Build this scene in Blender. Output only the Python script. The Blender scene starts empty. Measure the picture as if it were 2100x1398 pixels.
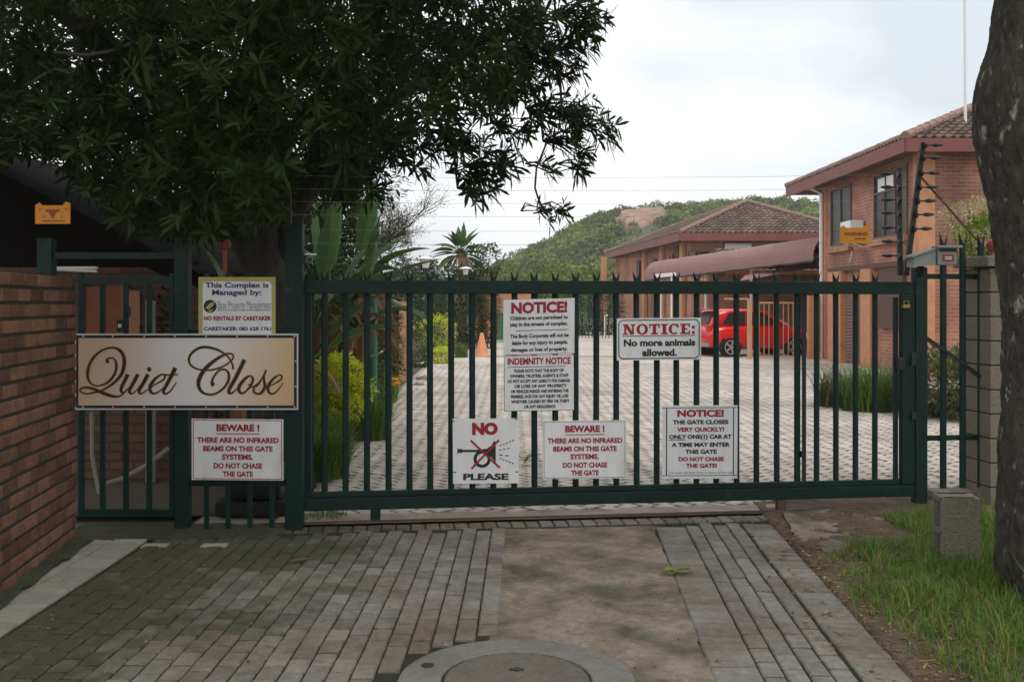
import bpy, bmesh, math, random
from mathutils import Vector, Matrix, noise as mnoise
random.seed(7)
R = math.radians
# ------------------------------------------------------------------ camera, sky, sun, exposure
F, EYE, CX, HZ = 2042.0, 1.65, 1050.0, 620.0       # focal length in photo pixels, eye height, principal column, horizon row
sc = bpy.context.scene
cam = bpy.data.cameras.new("camera"); camo = bpy.data.objects.new("camera", cam)
sc.collection.objects.link(camo)
camo.location = (0, 0, EYE); camo.rotation_euler = (R(90), 0, 0)
cam.sensor_width = 36; cam.lens = 36*F/2100; cam.shift_y = -(699-HZ)/2100
cam.clip_start = 0.05; cam.clip_end = 3000
sc.camera = camo
SUN_EL, SUN_AZ = 62, 150
w = bpy.data.worlds.new("World"); sc.world = w; w.use_nodes = True
nt = w.node_tree; N = nt.nodes; Lk = nt.links
bg = N["Background"]
sky = N.new("ShaderNodeTexSky"); sky.sky_type = 'NISHITA'; sky.sun_disc = False
sky.sun_elevation = R(SUN_EL); sky.sun_rotation = R(SUN_AZ); sky.air_density = 1.0; sky.dust_density = 3.0
tc = N.new("ShaderNodeTexCoord"); mp = N.new("ShaderNodeMapping"); mp.inputs['Scale'].default_value = (1.1, 1.1, 2.6)
mp.inputs['Location'].default_value = (0.35, 0.1, 0.2)
nz = N.new("ShaderNodeTexNoise"); nz.inputs['Scale'].default_value = 1.7; nz.inputs['Detail'].default_value = 5; nz.inputs['Roughness'].default_value = .5
cr = N.new("ShaderNodeValToRGB")
cr.color_ramp.elements[0].position = .36; cr.color_ramp.elements[0].color = (7.0, 7.5, 7.9, 1)
cr.color_ramp.elements[1].position = .56; cr.color_ramp.elements[1].color = (11.6, 11.7, 11.7, 1)
mx = N.new("ShaderNodeMixRGB"); mx.inputs['Fac'].default_value = .88
Lk.new(tc.outputs['Generated'], mp.inputs['Vector']); Lk.new(mp.outputs['Vector'], nz.inputs['Vector'])
Lk.new(nz.outputs['Fac'], cr.inputs['Fac']); Lk.new(sky.outputs['Color'], mx.inputs['Color1']); Lk.new(cr.outputs['Color'], mx.inputs['Color2'])
Lk.new(mx.outputs['Color'], bg.inputs['Color']); bg.inputs['Strength'].default_value = 0.1
sun = bpy.data.lights.new("sun", 'SUN'); sun.energy = 0.9; sun.angle = R(14); sun.color = (1, .96, .9)
suno = bpy.data.objects.new("sun", sun); sc.collection.objects.link(suno)
# sun_rotation turns clockwise from +Y seen from above
sd = Vector((math.sin(R(SUN_AZ))*math.cos(R(SUN_EL)), math.cos(R(SUN_AZ))*math.cos(R(SUN_EL)), math.sin(R(SUN_EL))))
suno.rotation_euler = sd.to_track_quat('Z', 'Y').to_euler(); suno.location = sd*60
sc.view_settings.view_transform = 'Standard'; sc.view_settings.look = 'None'
sc.view_settings.exposure = 0.35; sc.view_settings.gamma = 1.0

# ------------------------------------------------------------------ helpers
def at(px, py, Y):
    return Vector(((px-CX)/F*Y, Y, EYE+(HZ-py)/F*Y))
def gnd(px, py, z=0.0):
    Y = F*(EYE-z)/(py-HZ); return Vector(((px-CX)/F*Y, Y, z))
def rnd(a, b): return random.uniform(a, b)
def fbm(p, s=1.0):
    return mnoise.fractal(Vector(p)*s, 1.0, 2.0, 4)

def mat(name, col, rough=.8, var=.18, scale=6., bump=0., metal=0., tint=0., spec=.4, col2=None, c2scale=1.5, c2lo=.45, c2hi=.65, bscale=None, stretch=(1,1,1), coat=0.):
    m = bpy.data.materials.new(name); m.use_nodes = True
    n = m.node_tree.nodes; l = m.node_tree.links; b = n["Principled BSDF"]
    b.inputs['Roughness'].default_value = rough; b.inputs['Metallic'].default_value = metal
    b.inputs['Specular IOR Level'].default_value = spec; b.inputs['Coat Weight'].default_value = coat
    t = n.new("ShaderNodeTexCoord"); mpn = n.new("ShaderNodeMapping"); mpn.inputs['Scale'].default_value = stretch
    l.new(t.outputs['Object'], mpn.inputs['Vector'])
    z = n.new("ShaderNodeTexNoise"); z.inputs['Scale'].default_value = scale; z.inputs['Detail'].default_value = 6; z.inputs['Roughness'].default_value = .62
    l.new(mpn.outputs['Vector'], z.inputs['Vector'])
    r = n.new("ShaderNodeMapRange"); r.inputs['From Min'].default_value = .25; r.inputs['From Max'].default_value = .75
    r.inputs['To Min'].default_value = 1-var; r.inputs['To Max'].default_value = 1+var
    l.new(z.outputs['Fac'], r.inputs['Value'])
    fac = r.outputs['Result']
    if tint:
        a = n.new("ShaderNodeAttribute"); a.attribute_name = "tint"
        q = n.new("ShaderNodeMapRange"); q.inputs['To Min'].default_value = 1-tint; q.inputs['To Max'].default_value = 1+tint
        l.new(a.outputs['Fac'], q.inputs['Value'])
        mu = n.new("ShaderNodeMath"); mu.operation = 'MULTIPLY'; l.new(fac, mu.inputs[0]); l.new(q.outputs['Result'], mu.inputs[1]); fac = mu.outputs[0]
    base = n.new("ShaderNodeMixRGB"); base.blend_type = 'MULTIPLY'; base.inputs['Fac'].default_value = 1
    if col2:
        z2 = n.new("ShaderNodeTexNoise"); z2.inputs['Scale'].default_value = c2scale; z2.inputs['Detail'].default_value = 5; z2.inputs['Roughness'].default_value = .6
        l.new(mpn.outputs['Vector'], z2.inputs['Vector'])
        r2 = n.new("ShaderNodeMapRange"); r2.inputs['From Min'].default_value = c2lo; r2.inputs['From Max'].default_value = c2hi
        l.new(z2.outputs['Fac'], r2.inputs['Value'])
        cm = n.new("ShaderNodeMixRGB"); cm.inputs['Color1'].default_value = (*col, 1); cm.inputs['Color2'].default_value = (*col2, 1)
        l.new(r2.outputs['Result'], cm.inputs['Fac']); l.new(cm.outputs['Color'], base.inputs['Color1'])
    else:
        base.inputs['Color1'].default_value = (*col, 1)
    l.new(fac, base.inputs['Color2']); l.new(base.outputs['Color'], b.inputs['Base Color'])
    if bump:
        bz = z
        if bscale:
            bz = n.new("ShaderNodeTexNoise"); bz.inputs['Scale'].default_value = bscale; bz.inputs['Detail'].default_value = 6
            l.new(mpn.outputs['Vector'], bz.inputs['Vector'])
        bp = n.new("ShaderNodeBump"); bp.inputs['Strength'].default_value = min(1, bump*4); bp.inputs['Distance'].default_value = bump*.05
        l.new(bz.outputs['Fac'], bp.inputs['Height']); l.new(bp.outputs['Normal'], b.inputs['Normal'])
    return m

def leafmat(name, col, var=.35, transl=.25, rough=.5, spec=.3, warm=(1.25, 1.1, .7)):
    m = bpy.data.materials.new(name); m.use_nodes = True
    n = m.node_tree.nodes; l = m.node_tree.links; b = n["Principled BSDF"]
    b.inputs['Roughness'].default_value = rough; b.inputs['Specular IOR Level'].default_value = spec
    a = n.new("ShaderNodeAttribute"); a.attribute_name = "tint"
    c = n.new("ShaderNodeMixRGB")
    c.inputs['Color1'].default_value = (*[x*(1-var) for x in col], 1)
    c.inputs['Color2'].default_value = (*[x*(1+var)*k for x, k in zip(col, warm)], 1)
    l.new(a.outputs['Fac'], c.inputs['Fac']); l.new(c.outputs['Color'], b.inputs['Base Color'])
    tr = n.new("ShaderNodeBsdfTranslucent"); l.new(c.outputs['Color'], tr.inputs['Color'])
    ms = n.new("ShaderNodeMixShader"); ms.inputs['Fac'].default_value = transl
    l.new(b.outputs[0], ms.inputs[1]); l.new(tr.outputs[0], ms.inputs[2]); l.new(ms.outputs[0], n["Material Output"].inputs['Surface'])
    return m

def brickmat(name, c1, c2, mortar, bw=.235, rh=.086, ms=.012, bump=.5, dirt=.2):
    m = bpy.data.materials.new(name); m.use_nodes = True
    n = m.node_tree.nodes; l = m.node_tree.links; b = n["Principled BSDF"]; b.inputs['Roughness'].default_value = .85
    uv = n.new("ShaderNodeTexCoord")
    k = n.new("ShaderNodeTexBrick"); k.inputs['Scale'].default_value = 1; k.inputs['Brick Width'].default_value = bw; k.inputs['Row Height'].default_value = rh
    k.inputs['Mortar Size'].default_value = ms; k.inputs['Mortar Smooth'].default_value = .15; k.inputs['Bias'].default_value = -.1
    k.inputs['Color1'].default_value = (*c1, 1); k.inputs['Color2'].default_value = (*c2, 1); k.inputs['Mortar'].default_value = (*mortar, 1)
    l.new(uv.outputs['UV'], k.inputs['Vector'])
    z = n.new("ShaderNodeTexNoise"); z.inputs['Scale'].default_value = 1.1; z.inputs['Detail'].default_value = 7; l.new(uv.outputs['Object'], z.inputs['Vector'])
    r = n.new("ShaderNodeMapRange"); r.inputs['From Min'].default_value = .3; r.inputs['From Max'].default_value = .7; r.inputs['To Min'].default_value = 1-dirt; r.inputs['To Max'].default_value = 1+dirt
    l.new(z.outputs['Fac'], r.inputs['Value'])
    mu = n.new("ShaderNodeMixRGB"); mu.blend_type = 'MULTIPLY'; mu.inputs['Fac'].default_value = 1
    l.new(k.outputs['Color'], mu.inputs['Color1']); l.new(r.outputs['Result'], mu.inputs['Color2']); l.new(mu.outputs['Color'], b.inputs['Base Color'])
    bp = n.new("ShaderNodeBump"); bp.inputs['Strength'].default_value = bump; bp.inputs['Distance'].default_value = .01; bp.invert = True
    l.new(k.outputs['Fac'], bp.inputs['Height']); l.new(bp.outputs['Normal'], b.inputs['Normal'])
    return m

XF = {}
class MB:
    """collects shapes (world or local coordinates) and links them as one mesh object"""
    def __init__(s): s.v = []; s.f = []; s.m = []; s.t = []
    def add(s, vs, fs, m=0, t=None):
        o = len(s.v); s.v.extend(tuple(v) for v in vs)
        if t is None: t = random.random()
        for q in fs: s.f.append(tuple(i+o for i in q)); s.m.append(m); s.t.append(t)
        return s
    def box(s, c, d, rz=0., m=0, t=None, bev=0.):
        hx, hy, hz = d[0]/2, d[1]/2, d[2]/2; cs, sn = math.cos(rz), math.sin(rz)
        def P(x, y, z): return (c[0]+x*cs-y*sn, c[1]+x*sn+y*cs, c[2]+z)
        if bev <= 0:
            vs = [P(x, y, z) for z in (-hz, hz) for (x, y) in ((-hx, -hy), (hx, -hy), (hx, hy), (-hx, hy))]
            fs = [(3, 2, 1, 0), (4, 5, 6, 7), (0, 1, 5, 4), (1, 2, 6, 5), (2, 3, 7, 6), (3, 0, 4, 7)]
            return s.add(vs, fs, m, t)
        b = min(bev, hx*.9, hy*.9, hz*.9)
        bm = bmesh.new(); bmesh.ops.create_cube(bm, size=1)
        for v in bm.verts: v.co = Vector((v.co.x*d[0], v.co.y*d[1], v.co.z*d[2]))
        bmesh.ops.bevel(bm, geom=bm.edges[:], offset=b, segments=2, affect='EDGES', profile=.6)
        bm.verts.index_update()
        s.add([P(*v.co) for v in bm.verts], [[v.index for v in f.verts] for f in bm.faces], m, t); bm.free(); return s
    def bb(s, a, b, **k):
        a = Vector(a); b = Vector(b); return s.box((a+b)/2, [abs(x) for x in (b-a)], **k)
    def bar(s, p0, p1, w, d=None, m=0, t=None, up=(0, 0, 1)):
        p0 = Vector(p0); p1 = Vector(p1); d = d or w; ax = (p1-p0).normalized(); upv = Vector(up)
        if abs(ax.dot(upv)) > .98: upv = Vector((0, 1, 0))
        sx = ax.cross(upv).normalized(); sy = sx.cross(ax).normalized()
        vs = [p + sx*a*w/2 + sy*b*d/2 for p in (p0, p1) for a, b in ((-1, -1), (1, -1), (1, 1), (-1, 1))]
        return s.add(vs, [(3, 2, 1, 0), (4, 5, 6, 7), (0, 1, 5, 4), (1, 2, 6, 5), (2, 3, 7, 6), (3, 0, 4, 7)], m, t)
    def tube(s, pts, rad, n=8, m=0, t=None, cap=True):
        pts = [Vector(p) for p in pts]; k = len(pts)
        if not hasattr(rad, '__len__'): rad = [rad]*k
        vs = []; prev = None
        for i, p in enumerate(pts):
            ax = (pts[min(i+1, k-1)]-pts[max(i-1, 0)]).normalized()
            if prev is None: prev = ax.orthogonal().normalized()
            sx = (prev-ax*prev.dot(ax)).normalized(); prev = sx; sy = ax.cross(sx)
            for j in range(n):
                a = 2*math.pi*j/n; vs.append(p+(sx*math.cos(a)+sy*math.sin(a))*rad[i])
        fs = [(i*n+j, i*n+(j+1) % n, (i+1)*n+(j+1) % n, (i+1)*n+j) for i in range(k-1) for j in range(n)]
        if cap: fs += [tuple(range(n-1, -1, -1)), tuple((k-1)*n+j for j in range(n))]
        return s.add(vs, fs, m, t)
    def lathe(s, c, prof, n=16, m=0, t=None):
        vs = [(c[0]+r*math.cos(2*math.pi*j/n), c[1]+r*math.sin(2*math.pi*j/n), c[2]+z) for r, z in prof for j in range(n)]
        k = len(prof)
        fs = [(i*n+j, i*n+(j+1) % n, (i+1)*n+(j+1) % n, (i+1)*n+j) for i in range(k-1) for j in range(n)]
        fs += [tuple(range(n-1, -1, -1)), tuple((k-1)*n+j for j in range(n))]
        return s.add(vs, fs, m, t)
    def prism(s, poly, O, U, V, th, m=0, t=None):
        """polygon in (u,v) at O + u*U + v*V, given thickness along UxV"""
        O = Vector(O); U = Vector(U); V = Vector(V); n_ = U.cross(V).normalized()*th; k = len(poly)
        a = [O+U*x+V*y for x, y in poly]; vs = a+[p+n_ for p in a]
        fs = [tuple(range(k-1, -1, -1)), tuple(range(k, 2*k))]+[(i, (i+1) % k, k+(i+1) % k, k+i) for i in range(k)]
        return s.add(vs, fs, m, t)
    def build(s, name, mats, parent=None, local=False, smooth=False, uv=False):
        if not isinstance(mats, (list, tuple)): mats = [mats]
        me = bpy.data.meshes.new(name); vs = s.v; loc = None
        if parent is not None:
            if not local:
                inv = XF[parent.name].inverted(); vs = [inv @ Vector(v) for v in vs]
        elif not local:
            xs = [v[0] for v in vs]; ys = [v[1] for v in vs]; zm = min(v[2] for v in vs)
            loc = Vector(((min(xs)+max(xs))/2, (min(ys)+max(ys))/2, zm)); vs = [(v[0]-loc.x, v[1]-loc.y, v[2]-loc.z) for v in vs]
        me.from_pydata([tuple(v) for v in vs], [], s.f)
        for mm in mats: me.materials.append(mm)
        me.polygons.foreach_set('material_index', s.m)
        if smooth: me.polygons.foreach_set('use_smooth', [True]*len(s.f))
        at_ = me.attributes.new('tint', 'FLOAT', 'FACE'); at_.data.foreach_set('value', s.t)
        me.update()
        if uv:
            lay = me.uv_layers.new(name='UVMap'); data = [0.0]*(2*len(me.loops))
            for p in me.polygons:
                nn = p.normal
                for li in p.loop_indices:
                    co = Vector(s.v[me.loops[li].vertex_index])
                    if abs(nn.z) > .8: a, b = co.x, co.y
                    else:
                        h = Vector((-nn.y, nn.x, 0)).normalized(); a, b = co.dot(h), co.z
                    data[2*li] = a; data[2*li+1] = b
            lay.data.foreach_set('uv', data)
        o = bpy.data.objects.new(name, me); sc.collection.objects.link(o)
        if loc is not None: o.location = loc
        if parent is not None:
            o.parent = parent; XF[o.name] = XF[parent.name]
        else: XF[o.name] = Matrix.Translation(loc) if loc is not None else Matrix()
        return o

def tag(o, label=None, cat=None, group=None, kind=None):
    if label: o['label'] = label
    if cat: o['category'] = cat
    if group: o['group'] = group
    if kind: o['kind'] = kind
    return o
def thing(name, loc, label, cat, rz=0., group=None):
    o = bpy.data.objects.new(name, None); sc.collection.objects.link(o); o.empty_display_size = .2
    o.location = loc; o.rotation_euler = (0, 0, rz)
    XF[o.name] = Matrix.Translation(Vector(loc)) @ Matrix.Rotation(rz, 4, 'Z')
    return tag(o, label, cat, group)

# ------------------------------------------------------------------ materials
M = {}
M['green'] = mat('green_paint', (.006, .023, .0185), rough=.5, var=.45, scale=12, spec=.22, bump=.12, col2=(.045, .03, .018), c2scale=9, c2lo=.64, c2hi=.72)
M['green_light'] = mat('green_post_paint', (.03, .16, .10), rough=.5, var=.2, scale=7)
M['darkmetal'] = mat('dark_metal', (.015, .02, .018), rough=.55, var=.3)
M['rust'] = mat('rusty_steel', (.09, .05, .03), rough=.8, var=.4, scale=14, bump=.2)
M['brick'] = mat('clay_brick', (.175, .08, .046), rough=.85, var=.3, scale=26, bump=.35, tint=.45, col2=(.085, .06, .035), c2scale=7, c2lo=.5, c2hi=.75)
M['mortar'] = mat('grey_mortar', (.055, .05, .035), rough=.95, var=.3, scale=30, bump=.3)
M['soilpl'] = mat('mossy_plinth', (.045, .045, .025), rough=.95, var=.4, scale=12, bump=.3, col2=(.03, .045, .015))
def pavermat(name, clean, warm, moss):
    """concrete paver; the face attribute 'moss' says how much moss grows on it"""
    m = mat(name, clean, rough=.88, var=.26, scale=22, bump=.35, tint=.16, col2=warm, c2scale=1.3, bscale=110, spec=.25)
    n = m.node_tree.nodes; l = m.node_tree.links; b = n["Principled BSDF"]; src = b.inputs['Base Color'].links[0].from_socket
    a = n.new("ShaderNodeAttribute"); a.attribute_name = "moss"; z = n.new("ShaderNodeTexNoise"); z.inputs['Scale'].default_value = 9; z.inputs['Detail'].default_value = 7
    t = n.new("ShaderNodeTexCoord"); l.new(t.outputs['Object'], z.inputs['Vector'])
    s = n.new("ShaderNodeMath"); s.operation = 'ADD'; l.new(a.outputs['Fac'], s.inputs[0]); l.new(z.outputs['Fac'], s.inputs[1])
    r = n.new("ShaderNodeMapRange"); r.inputs['From Min'].default_value = .75; r.inputs['From Max'].default_value = 1.45; r.inputs['To Max'].default_value = .88; l.new(s.outputs[0], r.inputs['Value'])
    c = n.new("ShaderNodeMixRGB"); c.inputs['Color2'].default_value = (*moss, 1); l.new(src, c.inputs['Color1']); l.new(r.outputs['Result'], c.inputs['Fac']); l.new(c.outputs['Color'], b.inputs['Base Color'])
    return m
M['paver'] = pavermat('grey_paver', (.27, .25, .215), (.21, .17, .13), (.062, .064, .030))
M['palepav'] = mat('pale_paver', (.30, .285, .245), rough=.85, var=.14, scale=14, bump=.2, tint=.1, bscale=120)
M['joint'] = mat('joint_sand', (.028, .028, .017), rough=1, var=.4, scale=20, bump=.3)
M['joint2'] = mat('interior_joint_sand', (.30, .26, .215), rough=1, var=.3, scale=20)
M['ipaver'] = mat('beige_paver', (.50, .44, .38), rough=.85, var=.16, scale=9, bump=.15, tint=.15, col2=(.29, .265, .235), c2scale=.42, c2lo=.46, c2hi=.72)
M['iplain'] = mat('beige_paving_far', (.52, .465, .41), rough=.9, var=.16, scale=3, bump=.1, col2=(.38, .35, .31), c2scale=.4)
M['concrete'] = mat('old_concrete', (.30, .24, .18), rough=.9, var=.3, scale=22, bump=.4, col2=(.10, .09, .06), c2scale=2.3, c2lo=.40, c2hi=.62, bscale=60)
M['manhole'] = mat('manhole_concrete', (.22, .205, .18), rough=.85, var=.2, scale=25, bump=.3, col2=(.16, .145, .12), bscale=80)
M['track'] = mat('track_concrete', (.38, .32, .25), rough=.9, var=.25, scale=16, bump=.3, col2=(.25, .2, .14), c2scale=4)
M['earth'] = mat('earth', (.15, .10, .065), rough=1, var=.4, scale=14, bump=.6, col2=(.075, .06, .035), c2scale=2.5, bscale=40)
M['lid'] = mat('manhole_lid_concrete', (.165, .145, .115), rough=.9, var=.25, scale=25, bump=.4, col2=(.15, .135, .11), bscale=80)
M['litter'] = leafmat('dry_litter', (.20, .145, .085), transl=.05, var=.7)
M['straw'] = leafmat('dead_grass', (.26, .21, .10), transl=.2, var=.4)
M['soil'] = mat('garden_soil', (.07, .05, .035), rough=1, var=.4, scale=14, bump=.5)
M['block'] = mat('concrete_block', (.27, .235, .185), rough=.95, var=.2, scale=35, bump=.5, bscale=90)
M['stone'] = mat('rough_stone', (.20, .16, .12), rough=.95, var=.3, scale=12, bump=.5)
M['bark'] = mat('mottled_bark', (.062, .053, .042), rough=.95, var=.55, scale=26, bump=1.2, col2=(.33, .31, .27), c2scale=15, c2lo=.60, c2hi=.68, bscale=20, stretch=(1, 1, .5))
M['barkdark'] = mat('dark_bark', (.045, .038, .032), rough=.95, var=.4, scale=12, bump=.7, stretch=(1, 1, .5))
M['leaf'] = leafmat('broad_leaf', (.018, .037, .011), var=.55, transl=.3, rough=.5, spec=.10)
M['leaf2'] = leafmat('shrub_leaf', (.045, .085, .02), transl=.2)
M['darkleaf'] = leafmat('dark_leaf', (.022, .045, .016), transl=.15)
M['yellow'] = leafmat('yellow_leaf', (.58, .66, .05), transl=.25, warm=(1.15, 1.05, .8))
M['lime'] = leafmat('lime_leaf', (.16, .24, .03), transl=.25)
M['pale'] = leafmat('pale_leaf', (.40, .36, .2), transl=.25, warm=(1.1, 1.05, 1))
M['wisp'] = leafmat('grey_green_tiny_leaf', (.12, .13, .07), transl=.2)
M['redleaf'] = leafmat('russet_leaf', (.17, .08, .04), transl=.2)
M['banana'] = leafmat('paddle_leaf', (.05, .10, .032), transl=.3, rough=.4, warm=(1.3, 1.2, 1.0))
M['dead'] = leafmat('dry_leaf', (.19, .10, .055), transl=.2, warm=(1.3, 1.2, 1.1))
M['grass'] = leafmat('grass_blade', (.095, .20, .03), transl=.25, var=.5)
M['strap'] = leafmat('strap_leaf', (.085, .16, .03), transl=.25, var=.5)
M['pstrap'] = leafmat('grey_strap_leaf', (.10, .125, .06), transl=.25, var=.5)
M['hillleaf'] = leafmat('hill_tree_leaf', (.125, .175, .07), transl=.2, var=.62, rough=.8, spec=.05)
M['hillgrass'] = mat('hill_grass', (.07, .085, .035), rough=1, var=.4, scale=.08, col2=(.13, .13, .055), c2scale=.03)
M['rock'] = mat('red_rock', (.33, .20, .14), rough=1, var=.4, scale=.35, bump=1, col2=(.13, .13, .07), c2scale=.16, c2lo=.46, c2hi=.6)
M['ridge'] = mat('haze_blue_ridge', (.18, .24, .28), rough=1, var=.15, scale=.02)
M['land'] = mat('land', (.16, .14, .09), rough=1, var=.3, scale=.5, col2=(.1, .11, .05), c2scale=.2)
M['hbrick'] = brickmat('house_brick', (.38, .145, .095), (.26, .095, .064), (.34, .22, .16), dirt=.4)
M['hbrick2'] = brickmat('house_brick_pinkish', (.40, .16, .10), (.30, .115, .072), (.36, .23, .16), dirt=.3)
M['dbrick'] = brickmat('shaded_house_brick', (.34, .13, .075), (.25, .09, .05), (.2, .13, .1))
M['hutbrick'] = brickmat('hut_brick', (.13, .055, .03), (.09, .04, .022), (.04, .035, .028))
M['quoin'] = mat('salmon_plaster', (.54, .26, .14), rough=.9, var=.18, scale=5)
M['tile'] = mat('roof_tile', (.125, .088, .072), rough=.85, var=.3, scale=4, tint=.3, col2=(.20, .13, .10), c2scale=.8, spec=.2)
M['tilecap'] = mat('ridge_tile', (.27, .175, .135), rough=.8, var=.25, scale=5)
M['fascia'] = mat('maroon_fascia', (.20, .065, .055), rough=.6, var=.12, scale=3)
M['soffit'] = mat('soffit', (.12, .07, .06), rough=.9, var=.1)
M['canopy'] = mat('maroon_shade_cloth', (.29, .165, .145), rough=.9, var=.1, scale=2, bump=.1)
M['white'] = mat('white_paint', (.78, .77, .74), rough=.5, var=.06, scale=5)
M['glass'] = mat('window_glass', (.03, .034, .028), rough=.35, var=.4, scale=1.5, spec=.15)
M['curtain'] = mat('light_curtain', (.22, .2, .18), rough=.9, var=.2, scale=6, stretch=(8, 8, .4))
M['wframe'] = mat('window_frame_paint', (.17, .09, .06), rough=.6, var=.1)
M['louvre'] = mat('louvre_slats', (.28, .14, .11), rough=.6, var=.15)
M['wood'] = mat('light_timber', (.52, .30, .17), rough=.75, var=.15, scale=10, stretch=(1, 1, .2))
M['orange'] = mat('orange_door', (.20, .045, .012), rough=.6, var=.15, scale=5)
M['orange2'] = mat('faded_orange_door', (.34, .15, .07), rough=.6, var=.12, scale=5)
M['blackroof'] = mat('dark_roof_sheet', (.010, .008, .007), rough=.95, var=.3, spec=.04)
M['maroonroof'] = mat('maroon_metal_roof', (.19, .08, .075), rough=.7, var=.15)
M['red'] = mat('red_car_paint', (.66, .008, .01), rough=.22, var=.05, scale=3, spec=.6, coat=.6)
M['redlamp'] = mat('tail_light', (.5, .03, .02), rough=.15, var=.1)
M['tyre'] = mat('tyre_rubber', (.015, .015, .015), rough=.9, var=.2)
M['rim'] = mat('alloy_rim', (.6, .6, .6), rough=.3, var=.1, metal=.7)
M['black'] = mat('black_plastic', (.012, .012, .012), rough=.5, var=.2)
M['signwhite'] = mat('sign_white', (.72, .72, .72), rough=.5, var=.10, scale=7, col2=(.50, .47, .42), c2scale=5, c2lo=.5, c2hi=.85, stretch=(1, 1, .35))
M['redink'] = mat('red_lettering', (.30, .012, .018), rough=.6, var=.2, scale=30)
M['blackink'] = mat('black_lettering', (.018, .018, .018), rough=.6, var=.2, scale=30)
M['blueink'] = mat('navy_lettering', (.03, .03, .12), rough=.6, var=.2, scale=30)
M['greyink'] = mat('grey_lettering', (.16, .17, .18), rough=.6, var=.2, scale=30)
M['gold'] = mat('gold_edge', (.36, .25, .06), rough=.5, var=.2, scale=20)
M['brownink'] = mat('dark_brown_script', (.035, .02, .008), rough=.5, var=.2, scale=20)
M['olive'] = mat('olive_border', (.42, .38, .10), rough=.6, var=.15, scale=12)
M['yellowsign'] = mat('amber_sign', (.70, .27, .015), rough=.5, var=.1, scale=8)
M['silver'] = mat('aluminium_trim', (.55, .55, .54), rough=.45, var=.1, metal=.2)
M['greybox'] = mat('grey_box', (.27, .28, .26), rough=.6, var=.12)
M['cone'] = mat('faded_orange_cone', (.72, .30, .16), rough=.7, var=.12)
M['bin'] = mat('green_bin', (.03, .14, .07), rough=.5, var=.15)
M['insul'] = mat('black_insulator', (.02, .02, .02), rough=.4, var=.2)
M['pipe'] = mat('white_pipe', (.22, .205, .18), rough=.5, var=.12)
M['wire'] = mat('fence_wire', (.25, .25, .25), rough=.5, var=.1, metal=.5)
M['clay'] = mat('red_clay_knob', (.28, .05, .03), rough=.5, var=.2)
# ------------------------------------------------------------------ ground, paving
def sheet(name, pts, z, m, label=None):
    b = MB(); b.add([(x, y, z) for x, y in pts], [tuple(range(len(pts)))], 0, .5)
    return tag(b.build(name, m), kind='structure')
# land as one sheet to the horizon
b = MB(); b.add([(-900, -60, -.06), (900, -60, -.06), (900, 1500, -.06), (-900, 1500, -.06)], [(0, 1, 2, 3)], 0, .5); tag(b.build('ground', M['land']), kind='structure')

GL, GR = Vector((-1.56, 7.40, 0)), Vector((3.26, 7.97, 0))
GU = (GR-GL).normalized(); GYAW = math.atan2(GU.y, GU.x); GN = Vector((GU.y, -GU.x, 0))    # GN points to the camera
def gate_hit(px, py, off=0.0):
    """where the sight line through a photo pixel meets the gate plane: (distance along gate, height)"""
    d = Vector(((px-CX)/F, 1, (HZ-py)/F)); P = GL+GN*off; t = P.dot(GN)/Vector((d.x, d.y, 0)).dot(GN)
    q = Vector((0, 0, EYE))+d*t; return (q-P).dot(GU), q.z

def paver(mb, cx, cy, lx, ly, rz, z, m, t, jd=.018, gap=.005, ch=.007):
    """one paver: a top face and four chamfers that run down into the joint"""
    cs, sn = math.cos(rz), math.sin(rz); hx, hy = lx/2-gap*(2.2 if lx > ly else 1), ly/2-gap*(2.2 if ly > lx else 1); ix, iy = hx-ch, hy-ch
    tx, ty = rnd(-.002, .002), rnd(-.002, .002)
    def P(x, y, zz): return (cx+x*cs-y*sn, cy+x*sn+y*cs, zz+tx*x/hx+ty*y/hy)
    c4 = ((-1, -1), (1, -1), (1, 1), (-1, 1))
    vs = [P(a*ix, b_*iy, z) for a, b_ in c4]+[P(a*hx, b_*hy, z-jd*.4) for a, b_ in c4]+[P(a*hx, b_*hy, z-jd) for a, b_ in c4]
    fs = [(0, 1, 2, 3)]+[(4+i, 4+(i+1) % 4, (i+1) % 4, i) for i in range(4)]+[(8+i, 8+(i+1) % 4, 4+(i+1) % 4, 4+i) for i in range(4)]
    mb.add(vs, fs, m, t)

PW, PLN = .106, .168
MOSS = []
# left field of the driveway: columns of stretchers running towards the gate
fld = MB()
def gate_y(x, off): return GL.y + (x-GL.x)*math.tan(GYAW) - off
ncol = 47
for c in range(ncol):
    x = -.07-PW/2-c*PW
    y = 2.6 + (c % 2)*PLN/2 + rnd(-.01, .01)
    while y < 7.3:
        yc = y+PLN/2; xx = x+.012*(yc-5)
        lim = gate_y(xx, .30) if xx > -1.55 else 6.98
        strip = xx < -2.53
        if yc < lim and not (xx < -2.53 and yc > 3.0) and not ((xx-.02)**2+(yc-4.33)**2 < .60**2):
            mossy = .42+(-1.05-xx)*.42+fbm((xx*.8, yc*.8, 3))*.8+.10*(yc-5)+rnd(-.10, .10)
            paver(fld, xx, yc, PW, PLN, 0, .004+rnd(-.004, .003), 0, random.random(), gap=.0042); MOSS += [max(0, min(1, mossy))]*9
        y += PLN
# header course just before the gate track
nh = int(5.4/PW)
for i in range(nh):
    u = -.1+i*PW; p = GL+GU*u+GN*.175
    if p.x < 2.0: paver(fld, p.x, p.y, PW, PLN, GYAW, .004+rnd(-.002, .002), 0, random.random()); MOSS += [max(0, min(1, .45-.35*p.x+rnd(-.15, .15)))]*9
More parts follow.
